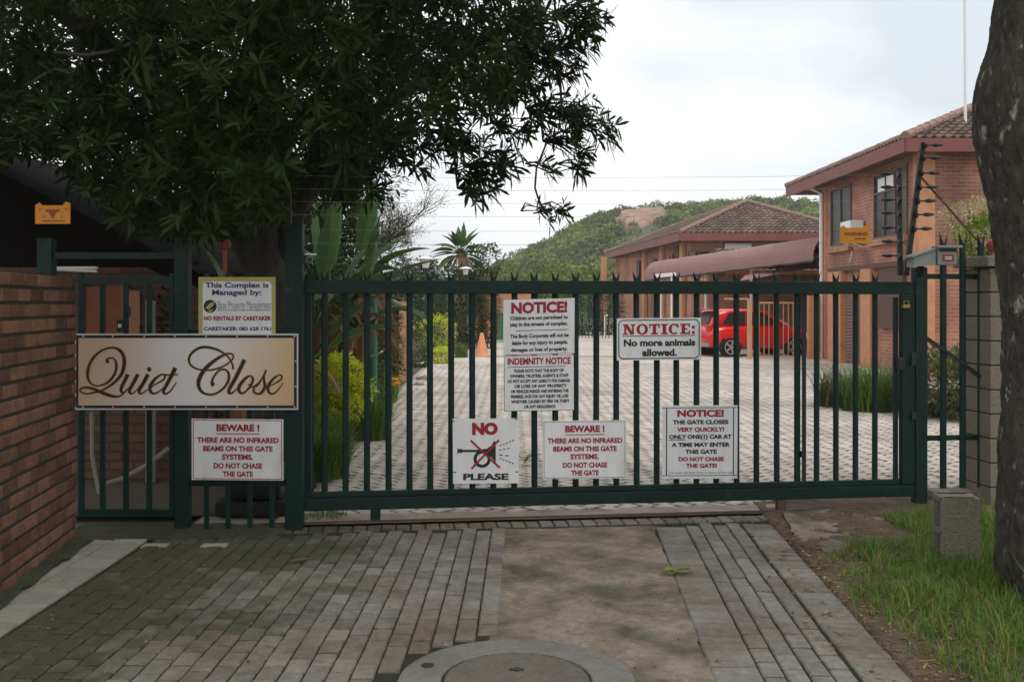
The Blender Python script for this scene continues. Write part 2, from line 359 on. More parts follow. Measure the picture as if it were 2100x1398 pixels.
# right field: header, stretchers, header
sl = .058; ang = -math.atan(sl); HL, SW = .235, .1035
def rx(x0, y): return x0 + sl*(y-5.5)
for y in [2.6+i*SW for i in range(48)]:
    if y < gate_y(1.0, .35): paver(fld, rx(.942+HL/2, y), y, HL, SW, ang, .004+rnd(-.003, .003), 0, random.random())
    if y < gate_y(1.8, .35): paver(fld, rx(.942+HL*1.5+4*SW, y), y, HL, SW, ang, .004+rnd(-.003, .003), 0, random.random())
VL = .185
for k in range(4):
    y = 2.55+(k % 2)*VL/2
    while y < gate_y(1.4, .42):
        paver(fld, rx(.942+HL+SW*(k+.5), y), y+VL/2, SW, VL, ang, .004+rnd(-.004, .004), 0, random.random()); y += VL
o = fld.build('driveway_paving', M['paver']); MOSS += [.12]*(len(fld.f)-len(MOSS))
o.data.attributes.new('moss', 'FLOAT', 'FACE').data.foreach_set('value', MOSS); tag(o, kind='structure')
sheet('driveway_bedding', [(-3.6, 1.5), (1.92, 1.5), (1.95, 7.8), (-1.5, 7.45), (-3.6, 7.2)], -.010, M['joint'])
# pale strip by the brick wall
b = MB()
y = 3.0
while y < 6.82:
    for k in range(2):
        wdt = .235
        x0 = -2.53-.235*(k+.5)
        paver(b, x0, y+PW/2, wdt, PW, 0, .006, 0, random.random(), gap=.0025, ch=.003)
    y += PW
for (x, y) in ((-2.42, 6.77), (-2.02, 6.77)): paver(b, x, y, .2, .1, 0, .007, 0, .8)
tag(b.build('pale_paved_strip', M['palepav']), kind='structure')
# concrete strip in the driveway, uneven edge
def patch(name, poly, z, m, nx=40, ny=50, amp=.006, sc_=6):
    xs = [p[0] for p in poly]; b = MB()
    (ax, ay), (bx, by), (cx, cy), (dx, dy) = poly
    vs = []
    for j in range(ny+1):
        v = j/ny
        for i in range(nx+1):
            u = i/nx
            x = (ax*(1-u)+bx*u)*(1-v)+(dx*(1-u)+cx*u)*v; y = (ay*(1-u)+by*u)*(1-v)+(dy*(1-u)+cy*u)*v
            e = min(u, 1-u, v, 1-v)
            x += fbm((x*4, y*4, 1))*.03+fbm((x*15, y*15, 4))*.012; y += fbm((x*5, y*5, 7))*.02
            vs.append((x, y, z+fbm((x*sc_, y*sc_, 0))*amp - (.012 if e < .001 else 0)))
    fs = [(j*(nx+1)+i, j*(nx+1)+i+1, (j+1)*(nx+1)+i+1, (j+1)*(nx+1)+i) for j in range(ny) for i in range(nx)]
    b.add(vs, fs, 0, .5); return tag(b.build(name, m, smooth=True), kind='structure')
patch('concrete_strip', [(-.12, 4.3), (.90, 4.3), (1.065, 7.44), (-.075, 7.31)], -.001, M['concrete'])
patch('concrete_apron', [(-.6, 2.8), (.80, 2.8), (.87, 4.31), (-.5, 4.31)], .001, M['manhole'])
# manhole: ring with inner cover
mc = Vector((.02, 4.33, 0)); mh = thing('manhole_cover', mc, 'round concrete manhole cover set in a ring at the bottom of the driveway', 'manhole')
b = MB(); b.lathe(mc+Vector((0, 0, -.02)), [(.328, 0), (.328, .034), (.334, .038), (.49, .039), (.515, .033), (.525, 0)], 72); b.build('ring', M['manhole'], mh)
b = MB(); b.lathe(mc+Vector((0, 0, -.02)), [(.316, 0), (.316, .032), (.308, .038), (.02, .038)], 72); b.build('lid', M['lid'], mh)
b = MB(); b.box(mc+Vector((.0, .10, .0185)), (.07, .022, .004)); b.box(mc+Vector((.0, .10, .0195)), (.02, .04, .004)); b.build('lifting_slot', M['black'], mh)
b = MB(); b.lathe(mc+Vector((-.40, .15, .0165)), [(.03, 0), (.03, .005), (.005, .0055)], 14); b.build('lifting_hole', M['black'], mh)

# threshold concrete under the gate and the steel track
thr = MB()
def gp(u, off, z): 
    p = GL+GU*u+GN*off; return (p.x, p.y, z)
nseg = 40
vs = []
for i in range(nseg+1):
    u = -.2+i*(5.3/nseg)
    for off in (.055, -.25): vs.append(gp(u, off+fbm((u*2, off, 2))*.01, .012+fbm((u*3, off*3, 5))*.004))
thr.add(vs, [(2*i, 2*i+2, 2*i+3, 2*i+1) for i in range(nseg)], 0, .5)
tag(thr.build('gate_threshold', M['track']), kind='structure')
b = MB(); b.bar(gp(-.3, .03, .016), gp(4.9, .03, .016), .022, .02)
tag(b.build('gate_track', M['rust']), 'thin rusty steel track on the ground that the sliding gate runs along', 'rail')

# interior paving in herringbone (small pavers near the gate, plain sheet far away)
ip = MB(); a45 = R(45); cs, sn = math.cos(a45), math.sin(a45)
def inside(x, y):
    if y < gate_y(x, -.27): return False
    left = -1.75 if y < 9.5 else (-1.75-.35*(min(y, 14)-9.5)/4.5)
    if x < left: return False
    if x > 6.2 and y < 19: return x < 7.0 and y < 12.2
    return x < 9.3 and y < 27
rng = 260
for r in range(-rng, rng):
    for k in range(-80, 80):
        for kind in (0, 1):
            if kind == 0: x = (r+4*k+1)*PW; y = (r+.5)*PW; rot = a45
            else: x = (r+4*k+3.5)*PW; y = (r+1)*PW; rot = a45+math.pi/2
            X = 3+(x*cs-y*sn); Y = 15+(x*sn+y*cs)
            if not inside(X, Y): continue
            paver(ip, X, Y, PLN, PW, rot, .004+rnd(-.003, .003), 0, random.random(), jd=.010, gap=.0018, ch=.004)
tag(ip.build('courtyard_paving', M['ipaver']), kind='structure')
sheet('courtyard_bedding', [(-2.4, 7.3), (9.4, 7.3), (9.4, 27.2), (-2.4, 27.2)], -.012, M['joint2'])
sheet('courtyard_paving_far', [(-2.6, 26.9), (9.4, 26.9), (9.4, 60), (-1.4, 60), (-1.5, 36)], -.002, M['iplain'])
sheet('drain_strip', [(-.8, 30.2), (5.0, 30.2), (5.0, 30.9), (-.8, 30.9)], .004, M['palepav'])
sheet('garden_bed', [(-9, 7.6), (-1.78, 7.75), (-1.8, 9.5), (-2.1, 14), (-2.3, 27), (-1.5, 36), (-1.4, 60), (-30, 60), (-30, 7.6)], -.004, M['soil'])
sheet('shrub_bed', [(6.25, 12.2), (9.1, 12.2), (9.1, 19), (6.25, 19)], .012, M['soil'])
# verge at the right: bumpy earth
def verge_h(x, y):
    e = x-rx(1.81, y)
    return max(-.02, min(.05, .01+.06*e)) + .025*fbm((x*3, y*3, 4))
b = MB(); nx, ny = 60, 80; vs = []
for j in range(ny+1):
    y = 2.3+5.9*j/ny
    for i in range(nx+1):
        x0 = rx(1.82, y)-.01+.015*fbm((y*4, 1, 0)); x = x0+(5.5-x0)*(i/nx)**1.3
        vs.append((x, y, verge_h(x, y) if i else -.03))
b.add(vs, [(j*(nx+1)+i, j*(nx+1)+i+1, (j+1)*(nx+1)+i+1, (j+1)*(nx+1)+i) for j in range(ny) for i in range(nx)], 0, .5)
tag(b.build('verge', M['earth'], smooth=True), kind='structure')

# grass on the verge
def blade(mb, p, h, w_, lean, az, t, m=0, seg=2):
    d = Vector((math.cos(az), math.sin(az), 0)); sd_ = Vector((-d.y, d.x, 0)); vs = []
    for i in range(seg+1):
        f = i/seg; c = Vector(p)+d*(lean*f*f)+Vector((0, 0, h*(f-.25*f*f*min(1, lean/h))))
        ww = w_*(1-f*.95)/2
        vs += [c-sd_*ww, c+sd_*ww]
    mb.add(vs, [(2*i, 2*i+1, 2*i+3, 2*i+2) for i in range(seg)], m, t)
g = MB()
cnt = 0
while cnt < 46000:
    y = 3.0+4.5*random.random()**1.0; x = rx(1.81, y)+random.random()*2.5
    e = x-rx(1.81, y)
    if y > 6.7 and x < 2.75: continue
    den = (e-.13-.15*max(0, y-5.7))*2.8+fbm((x*2.4, y*2.4, 9))*.75
    if den < rnd(-.02, .42): continue
    cl = fbm((x*5, y*5, 2))
    h = rnd(.03, .085)*(1+max(0, cl)*1.3)*(1+.3*min(1, e))
    if random.random() < .04: h *= 2.0
    blade(g, (x, y, verge_h(x, y)-.01), h, rnd(.004, .008), h*rnd(.2, 1.2), rnd(0, 6.28), min(1, max(0, .45+.35*cl+rnd(-.35, .35))), m=1 if random.random() < .13 else 0)
    cnt += 1
tag(g.build('verge_grass', [M['grass'], M['straw']]), kind='stuff')
# fallen leaves and pebbles on the ground that one can see
def leaf_quads(mb, p, d, L, w_, up, t, m=0, droop=0.25):
    d = d.normalized(); s_ = d.cross(up)
    if s_.length < 1e-3: s_ = d.orthogonal()
    s_.normalize(); n_ = s_.cross(d); z = Vector((0, 0, 1))
    a = p+d*L*.34-z*(droop*L*.08); c = p+d*L*.70-z*(droop*L*.42); tip = p+d*L*.98-z*(droop*L); h = w_/2
    vs = [p, a-s_*h*.8+n_*h*.25, a, a+s_*h*.8+n_*h*.25, c-s_*h+n_*h*.25, c, c+s_*h+n_*h*.25, tip]
    mb.add(vs, [(0, 2, 1), (0, 3, 2), (1, 2, 5, 4), (2, 3, 6, 5), (4, 5, 7), (5, 6, 7)], m, t)
c = gnd(1385, 1180); b = MB()
for i in range(7):
    a = rnd(-.6, .9) if i < 5 else rnd(2.2, 3.6)
    leaf_quads(b, c+Vector((rnd(-.03, .03), rnd(-.03, .03), .02)), Vector((math.cos(a), math.sin(a)*.8, rnd(.1, .5))), rnd(.09, .17), rnd(.035, .05), Vector((0, 0, 1)), rnd(.4, 1))
b.tube([c+Vector((-.1, -.02, .012)), c+Vector((.03, 0, .02))], .004, 5)
tag(b.build('leaf_sprig', M['lime']), 'fallen green leaf sprig lying on the edge of the concrete strip', 'leaf')
for i, (px, py, lb) in enumerate(((615, 1155, 'dry brown fallen leaf on the mossy pavers left of the concrete strip'),)):
    c = gnd(px, py); b = MB()
    leaf_quads(b, c+Vector((-.06, 0, .016)), Vector((1, .3, .05)), .13, .045, Vector((0, 0, 1)), .4, droop=0)
    tag(b.build('fallen_leaf', M['dead']), lb, 'leaf')
c = gnd(1075, 955)+Vector((0, 0, .01)); b = MB()
for i in range(5): leaf_quads(b, c+Vector((0, 0, .01+.01*i)), Vector((rnd(-1, 1), rnd(-.7, .7), rnd(.2, .9))), rnd(.1, .17), rnd(.04, .06), Vector((0, 0, 1)), rnd(.4, 1), droop=.05)
tag(b.build('leaf_sprig', M['lime']), 'small green leaf sprig on the courtyard pavers right of the horn sign', 'leaf')

# scraps of dry leaf, twigs and grit on the bare soil and along the paving edge
lt_ = MB()
for k in range(1500):
    y = rnd(3.2, 7.6); x = rx(1.80, y)+abs(random.gauss(0, .5)); 
    if random.random() < .12: x = rx(1.72, y)-abs(random.gauss(0, .12))
    zz = max(verge_h(x, y), .006)+.004 if x > rx(1.80, y) else .010
    a = rnd(0, 6.28); q = random.random()
    if q < .5: leaf_quads(lt_, Vector((x, y, zz)), Vector((math.cos(a), math.sin(a), rnd(-.05, .25))), rnd(.015, .05), rnd(.006, .018), Vector((0, 0, 1)), random.random(), droop=0)
    elif q < .7: lt_.bar((x, y, zz), (x+math.cos(a)*rnd(.02, .09), y+math.sin(a)*rnd(.02, .09), zz+rnd(0, .01)), .003)
    else: s_ = rnd(.004, .016); lt_.box((x, y, zz), (s_, s_*rnd(.6, 1.2), s_*.7), rz=a, bev=s_*.25, t=random.random())
for k in range(260):
    x, y = rnd(-2.9, 1.0), rnd(3.6, 7.2); a = rnd(0, 6.28); s_ = rnd(.004, .011)
    if random.random() < .5: lt_.box((x, y, .010), (s_, s_, s_*.6), rz=a)
    else: leaf_quads(lt_, Vector((x, y, .013)), Vector((math.cos(a), math.sin(a), 0)), rnd(.012, .035), rnd(.005, .012), Vector((0, 0, 1)), random.random(), droop=0)
tag(lt_.build('leaf_litter', M['litter']), kind='stuff')
# stones by the driveway edge
def rock(name, c, s_, seed, m, label, cat='stone'):
    bm = bmesh.new(); bmesh.ops.create_icosphere(bm, subdivisions=3, radius=1); b = MB()
    for v in bm.verts:
        n_ = 1+.25*fbm(tuple(v.co*1.3+Vector((seed, 0, 0))))
        v.co = Vector((v.co.x*s_[0]*n_, v.co.y*s_[1]*n_, max(-.2, v.co.z)*s_[2]*n_))
    bm.verts.index_update()
    b.add([Vector(c)+v.co for v in bm.verts], [[v.index for v in f.verts] for f in bm.faces], 0, .5); bm.free()
    return tag(b.build(name, m, smooth=False), label, cat)
rock('stone', gnd(1708, 1128)+Vector((0, 0, .02)), (.11, .09, .045), 1, M['stone'], 'flat brown stone at the edge of the grass right of the driveway')
rock('stone', gnd(1650, 1107)+Vector((0, 0, .01)), (.08, .06, .03), 5, M['stone'], 'small broken stone beside the driveway corner nearest the gate')
patch('broken_concrete', [tuple(gnd(1640, 1118)[:2]), tuple(gnd(1850, 1105)[:2]), tuple(gnd(1905, 1048)[:2]), tuple(gnd(1600, 1056)[:2])], .035, M['concrete'], amp=.02)

# concrete block standing on end
bw_, bd_, bh_ = .165, .235, .40
p0 = gnd(1932, 1139); p0.z = .05
bl = thing('concrete_block', (2.765, 6.20, .015), 'hollow grey concrete block standing on end in the grass by the tree trunk', 'block', rz=R(-6))
b = MB()
# block axis vertical; its two cores open towards the left
x0, x1, y0, y1, H = -.115, .115, -.085, .085, .435
b.bb((x0+.02, y0, 0), (x1, y0+.03, H)); b.bb((x0+.02, y1-.03, 0), (x1, y1, H)); b.bb((x1-.03, y0+.03, 0), (x1-.001, y1-.03, H))
for z in (0, H/2-.015, H-.03): b.bb((x0, y0-.001, z), (x1-.03, y1+.001, z+.03))
b.bb((x0, y0-.0015, .0), (x0+.02, y0+.028, H-.001)); b.bb((x0, y1-.028, 0), (x0+.02, y1+.0015, H-.001))
b.bb((x0+.14, y0+.03, 0.03), (x0+.16, y1-.03, H-.03), m=0)
b.build('shell', M['block'], bl, local=True)

# ------------------------------------------------------------------ brick wall on the left, brick by brick
def real_wall(name, A, B, th, h, m, mm, label, cat, rh=.0915, bl_=.235, plinth=None):
    A = Vector(A); B = Vector(B); L = (B-A).length; d = (B-A)/L; n_ = Vector((d.y, -d.x, 0)); rz = math.atan2(d.y, d.x)
    mid = (A+B)/2; t = thing(name, mid, label, cat, rz=rz)
    b = MB(); rows = int(h/rh)
    for r in range(rows):
        x = -L/2-(.5*bl_ if r % 2 else 0)
        while x < L/2:
            xa, xb = max(x, -L/2), min(x+bl_, L/2)
            if xb-xa > .03:
                for yy in ((-th/2+.05, th/2-.05) if not (xa <= -L/2+.001 or xb >= L/2-.001) else (0,)):
                    dy = .1 if yy else th
                    b.box(((xa+xb)/2, yy+rnd(-.002, .002), r*rh+rh/2), (xb-xa-.014, dy, rh-.020), bev=.006 if abs((xa+xb)/2) < L else 0)
            x += bl_
    b.build('brickwork', m, t, local=True)
    b = MB(); b.box((0, 0, rows*rh/2-.004), (L-.016, th-.026, rows*rh-.004)); b.build('mortar', mm, t, local=True)
    return t
real_wall('brick_wall', (-2.60, 3.0, 0), (-3.15, 6.95, 0), .22, 1.84, M['brick'], M['mortar'], 'rough red brick wall with dark joints along the left of the driveway', 'wall')
patch('wall_foot_soil', [(-2.72, 3.0), (-2.50, 3.0), (-2.90, 6.9), (-3.2, 6.9)], .035, M['soilpl'], amp=.03)
patch('gate_foot_soil', [(-3.2, 6.86), (-1.7, 6.98), (-1.62, 7.42), (-3.2, 7.42)], .008, M['soilpl'], amp=.012)
# ------------------------------------------------------------------ sliding gate
gate = thing('sliding_gate', GL, 'long dark green palisade sliding gate closed across the driveway', 'gate', rz=GYAW)
GLEN = gate_hit(1868, 800)[0]
b = MB(); b.box((GLEN/2+.02, 0, 1.765), (GLEN, .06, .10), bev=.006); b.build('top_rail', M['green'], gate, local=True)
b = MB(); b.box((GLEN/2+.02, 0, .150), (GLEN, .06, .092), bev=.006); b.box((GLEN/2+.02, .012, .2185), (GLEN-.1, .034, .042), bev=.004)
b.build('bottom_rail', M['green'], gate, local=True)
b = MB(); b.box((.045, 0, .955), (.05, .058, 1.514), bev=.005); b.build('end_stile', M['green'], gate, local=True)
b = MB(); b.box((GLEN-.035, -.002, .958), (.11, .058, 1.512), bev=.005); b.box((GLEN-.12, .02, .95), (.03, .03, 1.48)); b.build('lock_stile', M['green'], gate, local=True)
for px in (770, 1601):
    u, z = gate_hit(px, 1040); b = MB()
    b.box((u, 0, .075), (.075, .05, .10), bev=.008); b.lathe((u, 0, 0.02), [(.03, 0), (.035, .01), (.03, .02)], 12)
    b.build('wheel_housing', M['rust'] if px > 1000 else M['green'], gate, local=True)
b = MB(); u, z = gate_hit(1852, 628); b.box((u, -.045, z), (.06, .03, .03), bev=.008); b.tube([(u-.02, -.05, z), (u-.02, -.05, z+.04), (u+.02, -.05, z+.04), (u+.02, -.05, z)], .005, 6); b.build('padlock', M['gold'], gate, local=True)
b = MB(); u, z = gate_hit(1842, 745); b.box((u, -.04, z), (.06, .03, .10), bev=.008); b.build('latch', M['darkmetal'], gate, local=True)
def pale_mesh(mb, z0, z1, ztip, hw=.0235, y=0.):
    prof = [(-hw, 0), (-hw*.45, -.012), (hw*.45, -.012), (hw, 0)]
    th = .004
    fr = [(x, y_+y) for x, y_ in prof]; bk = [(x, y_+th+y) for x, y_ in prof]
    vs = [(x, yy, z) for z in (z0, z1) for x, yy in fr+bk]; fs = []
    for i in range(3): fs += [(i, i+1, 8+i+1, 8+i), (4+i+1, 4+i, 12+i, 12+i+1)]
    fs += [(0, 8, 12, 4), (3, 7, 15, 11), (8, 9, 10, 11, 15, 14, 13, 12)]
    mb.add(vs, fs)
    for s_ in (-1, 1):   # two splayed horns
        a, c_ = hw*1.02*s_, hw*.04*s_
        tip = (hw*1.3*s_, -.004+y, ztip)
        zz = z1-.004
        base = [(a, 0+y, zz), (a*.45, -.0122+y, zz), (c_, -.0122+y, zz), (c_, -.008+y, zz), (a*.45, -.008+y, zz), (a, .0042+y, zz)]
        bv = base+[tip]
        mb.add(bv, [(i, (i+1) % 6, 6) for i in range(6)])
pale_px = [636, 665, 708, 752, 797, 840, 883, 926, 970, 1013, 1056, 1098, 1141, 1183, 1225, 1267, 1309, 1350, 1391, 1432, 1473, 1515, 1556, 1598, 1640, 1680, 1720, 1760, 1800]
pm = MB(); pale_mesh(pm, .105, 1.838, 1.893); proto = None
for px in pale_px:
    u, _ = gate_hit(px, 800)
    if proto is None: o = proto = pm.build('pale', M['green'], gate, local=True)
    else:
        o = proto.copy(); sc.collection.objects.link(o); o.parent = gate
    o.location = (u, .048, 0); o.rotation_euler = (0, rnd(-.002, .002), rnd(-.03, .03))
    if px > 1625 and px < 1645: o.scale = (1.1, 1, 1)
b = MB(); u, _ = gate_hit(1654, 800); b.bar((u, .05, .2), (u, .05, 1.72), .028, .02); b.box((u-.02, .03, .45), (.03, .03, .05)); b.build('drop_bolt', M['darkmetal'], gate, local=True)

# receiving post at the right and fixed palisade panel
def gw(px, py, off=0.0):
    u, z = gate_hit(px, py, off); p = GL+GU*u+GN*off; return Vector((p.x, p.y, z))
pp = gw(1885, 1020); 
post = thing('gate_post', (pp.x, pp.y, 0), 'square dark green post that the sliding gate closes against on the right', 'post', rz=GYAW)
b = MB(); b.box((0, 0, .96), (.10, .08, 1.94), bev=.006); b.build('shaft', M['green'], post, local=True)
for z_, h_ in ((1.2, .10), (.75, .06)):
    b = MB(); b.box((-.07, -.045, z_), (.04, .01, h_)); b.build('catch_plate', M['darkmetal'], post, local=True)
fx0 = gw(1898, 800, -.03); fx1 = gw(2012, 800, -.03); flen = (fx1-fx0).length
fp = thing('palisade_fence', (fx0.x, fx0.y, 0), 'short fixed palisade panel with tall pales between the gate post and the grey pillar', 'fence', rz=GYAW)
def fl(px, py): 
    d = Vector(((px-CX)/F, 1, (HZ-py)/F)); t = fx0.dot(GN)/Vector((d.x, d.y, 0)).dot(GN); q = Vector((0, 0, EYE))+d*t
    return (q-fx0).dot(GU), q.z
for py in (567, 897):
    z = fl(1950, py)[1]; b = MB(); b.box((flen/2, 0, z), (flen+.1, .04, .04)); b.build('rail', M['green'], fp, local=True)
b = MB(); a0, a1 = fl(1894, 692), fl(2012, 776); b.bar((a0[0], -.028, a0[1]), (a1[0], -.028, a1[1]), .02, .06, up=(0, 1, 0)); b.box((fl(1930, 718)[0], -.03, fl(1930, 718)[1]), (.03, .03, .07)); b.build('brace', M['green'], fp, local=True)
for i, px in enumerate((1930, 1970, 2007)):
    b = MB(); u = fl(px, 800)[0]; pale_mesh(b, .16, fl(px, 500)[1], fl(px, 476)[1], hw=.028); o = b.build('pale', M['green'], fp, local=True); o.location = (u, -.03 if i != 0 else -.032, 0)
b = MB(); q0 = gw(1925, 1000, -.2)
b.box((0, 0, .05), (.55, .22, .14), bev=.015); o = b.build('kerb_block', M['block'], local=True); o.location = (fx0.x+.36, fx0.y+.16, .0); o.rotation_euler = (0, 0, GYAW)
tag(o, 'low concrete block kerb under the fixed palisade panel', 'kerb')

# grey block pillar
q = gw(2048, 800, .0)
pil = thing('block_pillar', (q.x+.03, q.y+.05, 0), 'grey concrete block pillar with a flat cap behind the right tree trunk', 'pillar', rz=GYAW)
b = MB(); hh = .2
for r in range(10):
    if r % 2: b.box((-.105, 0, .09+r*.193), (.20, .4, .183), bev=.008); b.box((.105, 0, .09+r*.193), (.20, .4, .183), bev=.008)
    else: b.box((0, rnd(-.003, .003), .09+r*.193), (.41, .4, .183), bev=.008)
b.build('blocks', M['block'], pil, local=True)
b = MB(); b.box((0, 0, .96), (.385, .375, 1.93)); b.build('mortar', M['soilpl'], pil, local=True)
b = MB(); b.box((0, 0, 1.975), (.52, .5, .085), bev=.012); b.build('cap', M['block'], pil, local=True)
real_wall('block_wall', (q.x+.26, q.y+.08, 0), (q.x+5.0, q.y+.65, 0), .2, 1.8, M['block'], M['soilpl'], 'grey concrete block wall running right from the capped pillar behind the trunk', 'wall', rh=.2, bl_=.4)
kb = gw(2034, 482, .0)
b = MB(); b.lathe((kb.x, kb.y, 2.02), [(.01, 0), (.012, .04), (.03, .05), (.042, .075), (.045, .10), (.035, .125), (.012, .138)], 14); tag(b.build('knob_light', M['clay']), 'small round red knob on top of the grey block pillar', 'knob')

# ------------------------------------------------------------------ pedestrian gate and fence on the left (frontal plane)
LY = 7.22
def lp(px, py, dy=0.): return at(px, py, LY+dy)
for px0, px1, ytop, lb in ((76, 106, 492, 'green square post rising behind the red brick wall end'), (357, 386, 488, 'green square post right of the pedestrian gate'), (584, 620, 462, 'green square post between the hanging signs and the sliding gate')):
    a = lp(px0, ytop); c = lp(px1, ytop); x = (a.x+c.x)/2
    b = MB(); b.box((x, LY+.04, a.z/2), (c.x-a.x, .09, a.z), bev=.006); b.box((x, LY+.04, a.z+.006), (c.x-a.x+.008, .098, .012))
    tag(b.build('fence_post', M['green']), lb, 'post')
a = lp(106, 517); c = lp(358, 530)
b = MB(); b.bb((a.x+.002, LY+.02, c.z), (c.x-.002, LY+.07, a.z)); tag(b.build('gate_lintel', M['green']), 'green lintel bar between two posts above the pedestrian gate', 'beam')
g0, g1 = lp(158, 560), lp(354, 1062)
pg = thing('pedestrian_gate', ((g0.x+g1.x)/2, LY+.04, 0), 'narrow dark green barred pedestrian gate beside the brick wall', 'gate')
def mk(name, fn, par, m='green'):
    b = MB(); fn(b); return b.build(name, M[m], par)
mk('frame', lambda b: (b.bb((g0.x+.03, LY+.02, lp(0, 582).z), (g1.x-.03, LY+.06, lp(0, 568).z)), b.bb((g0.x+.03, LY+.02, lp(0, 1060).z), (g1.x-.03, LY+.06, lp(0, 1046).z)),
   b.bb((g0.x, LY+.018, g1.z), (g0.x+.03, LY+.062, g0.z)), b.bb((g1.x-.03, LY+.018, g1.z), (g1.x, LY+.062, g0.z))), pg)
for px in (206, 254, 302):
    x = lp(px, 0).x; mk('bar', lambda b: b.bb((x-.018, LY+.03, lp(0, 1046).z+.001), (x+.018, LY+.052, lp(0, 582).z-.001)), pg)
mk('lock_box', lambda b: b.box((lp(244, 668).x, LY+.026, lp(0, 668).z), (.05, .02, .09), bev=.006), pg, 'black')
mk('keyhole_plate', lambda b: b.box((lp(244, 668).x, LY+.0135, lp(0, 668).z), (.024, .004, .026)), pg, 'silver')
fn = thing('barred_fence', (lp(485, 0).x, LY+.04, 0), 'short green barred fence panel between two posts behind the warning signs', 'fence')
mk('rail', lambda b: b.bb((lp(387, 0).x, LY+.03, lp(0, 998).z), (lp(583, 0).x, LY+.06, lp(0, 985).z)), fn)
mk('rail', lambda b: b.bb((lp(387, 0).x, LY+.03, lp(0, 690).z), (lp(583, 0).x, LY+.06, lp(0, 676).z)), fn)
for px in (422, 466, 511, 556):
    x = lp(px, 0).x; mk('bar', lambda b: b.bb((x-.017, LY+.012, .01), (x+.017, LY+.0295, lp(0, 560).z)), fn)
# gate motor housing behind the panel
b = MB(); c = at(520, 1075, 7.75); mo = thing('gate_motor', (c.x, 7.8, 0), 'dark gate motor housing on the ground behind the green fence panel', 'motor')
b.box((c.x, 7.8, .06), (.55, .3, .12), bev=.02); b.build('base', M['black'], mo)
b = MB(); b.box((c.x+.02, 7.8, .26), (.42, .25, .28), bev=.06); b.build('cover', M['darkmetal'], mo)

